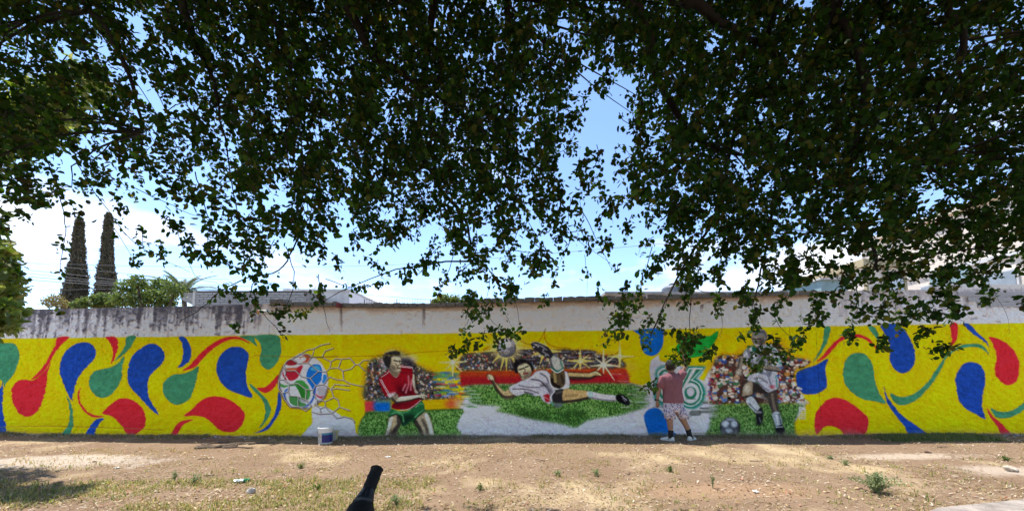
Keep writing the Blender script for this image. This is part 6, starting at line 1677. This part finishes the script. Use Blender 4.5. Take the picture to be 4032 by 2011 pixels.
limb([(1330,-120,3.3),(1356,0,3.4),(1420,126,3.5),(1461,217,3.6),(1566,280,3.7),(1650,336,3.8),(1755,399,3.9),(1860,483,4.0),(2035,609,4.1),(2140,672,4.2)], .085, .014, 2)
limb([(2490,-110,3.2),(2518,42,3.3),(2553,140,3.4),(2581,280,3.5),(2630,392,3.6),(2694,490,3.7),(2720,540,3.8),(2866,600,3.9),(2950,610,4.0)], .080, .016, 3)
limb([(1620,-150,3.6),(1650,105,3.7),(1713,196,3.8),(1748,350,3.9),(1750,520,4.0)], .075, .015, 4)
limb([(2700,-120,3.0),(2761,20,3.1),(2831,84,3.2),(2908,126,3.3),(2964,161,3.4),(3048,210,3.5),(3120,300,3.6)], .075, .016, 5)
limb([(700,-150,3.1),(756,140,3.2),(791,224,3.3),(840,308,3.4),(860,420,3.5)], .07, .012, 6)
limb([(1000,-150,3.2),(1036,14,3.3),(1092,105,3.4),(1134,210,3.5),(1160,380,3.6)], .07, .012, 7)
limb([(1650,500,4.2),(1713,700,4.2),(1755,770,4.2),(1818,840,4.2),(1850,930,4.2),(1848,1030,4.2)], .06, .010, 8, .95)
limb([(3300,-100,3.2),(3330,120,3.3),(3400,300,3.4),(3370,560,3.6),(3340,760,3.8),(3440,980,4.0),(3455,1070,4.0)], .075, .012, 9)
limb([(2900,500,4.1),(2850,760,4.1),(2790,900,4.1),(2720,1000,4.2),(2640,1150,4.2),(2560,1320,4.2)], .05, .007, 10, .98)
limb([(300,-120,3.0),(420,120,3.1),(520,330,3.3),(560,520,3.5)], .06, .010, 11)
limb([(3760,-120,3.0),(3800,160,3.2),(3700,420,3.4),(3640,640,3.6)], .06, .010, 12)
limb([(3100,560,4.0),(3050,760,4.1),(3020,960,4.2),(2965,1200,4.25)], .05, .008, 13, .98)
limb([(2000,-100,3.5),(2040,180,3.6),(2010,420,3.8),(1995,640,4.0)], .06, .010, 14)
# side branches from the limbs out to the sprays
LP = np.concatenate(LIMB_PTS)
tips = [p[0][0] for p in tw_pts if p[1] == .0042]
for q in gr.sample(tips, min(420, len(tips))):
    dv = LP - np.array(tuple(q)); ds = np.linalg.norm(dv, axis=1) + np.where(dv[:, 2] < -.1, 3.0, 0)
    j = int(ds.argmin())
    if ds[j] > 2.6 or ds[j] < .2: continue
    a_ = Vector(LP[j]); L_ = (q - a_).length; pts = []
    w1 = Vector((gr.gauss(0, .10), gr.gauss(0, .10), gr.gauss(0, .06))) * L_
    for i in range(7):
        t_ = i / 6; pts.append(a_.lerp(q, t_) + w1 * math.sin(t_ * math.pi) + Vector((0, 0, .10 * L_ * math.sin(t_ * math.pi))) + Vector((gr.gauss(0, .008), gr.gauss(0, .008), gr.gauss(0, .008))))
    tw_pts.append((pts, .006 + .004 * L_, .0035))
# twigs
VT = []; QT = []; base_i = 0
for pts, r0, r1 in tw_pts:
    n = len(pts); a = np.array([tuple(p) for p in pts]); d = np.gradient(a, axis=0); d /= np.linalg.norm(d, axis=1, keepdims=True) + 1e-9
    u = np.cross(d, (0.31, .2, .93)); u /= np.linalg.norm(u, axis=1, keepdims=True) + 1e-9; v = np.cross(d, u)
    r = np.linspace(r0, r1, n)[:, None]
    ring = np.stack([a + r * (u * math.cos(x) + v * math.sin(x)) for x in (0, 2.094, 4.189)], 1)
    VT.append(ring.reshape(-1, 3)); ii = np.arange(n * 3).reshape(n, 3) + base_i
    for k in range(3): QT.append(np.stack([ii[:-1, k], ii[:-1, (k + 1) % 3], ii[1:, (k + 1) % 3], ii[1:, k]], -1))
    base_i += n * 3
m_twig = mat('tree_twig', (.040, .030, .024), .9, .4, 20)
o = link('twigs', np_mesh('tree_twigs', np.concatenate(VT) - TB, np.concatenate(QT)), m_twig, tree); o['kind'] = 'stuff'
print('tree', time.time() - T0)
print('script', time.time() - T0, 'objects', len(bpy.data.objects))
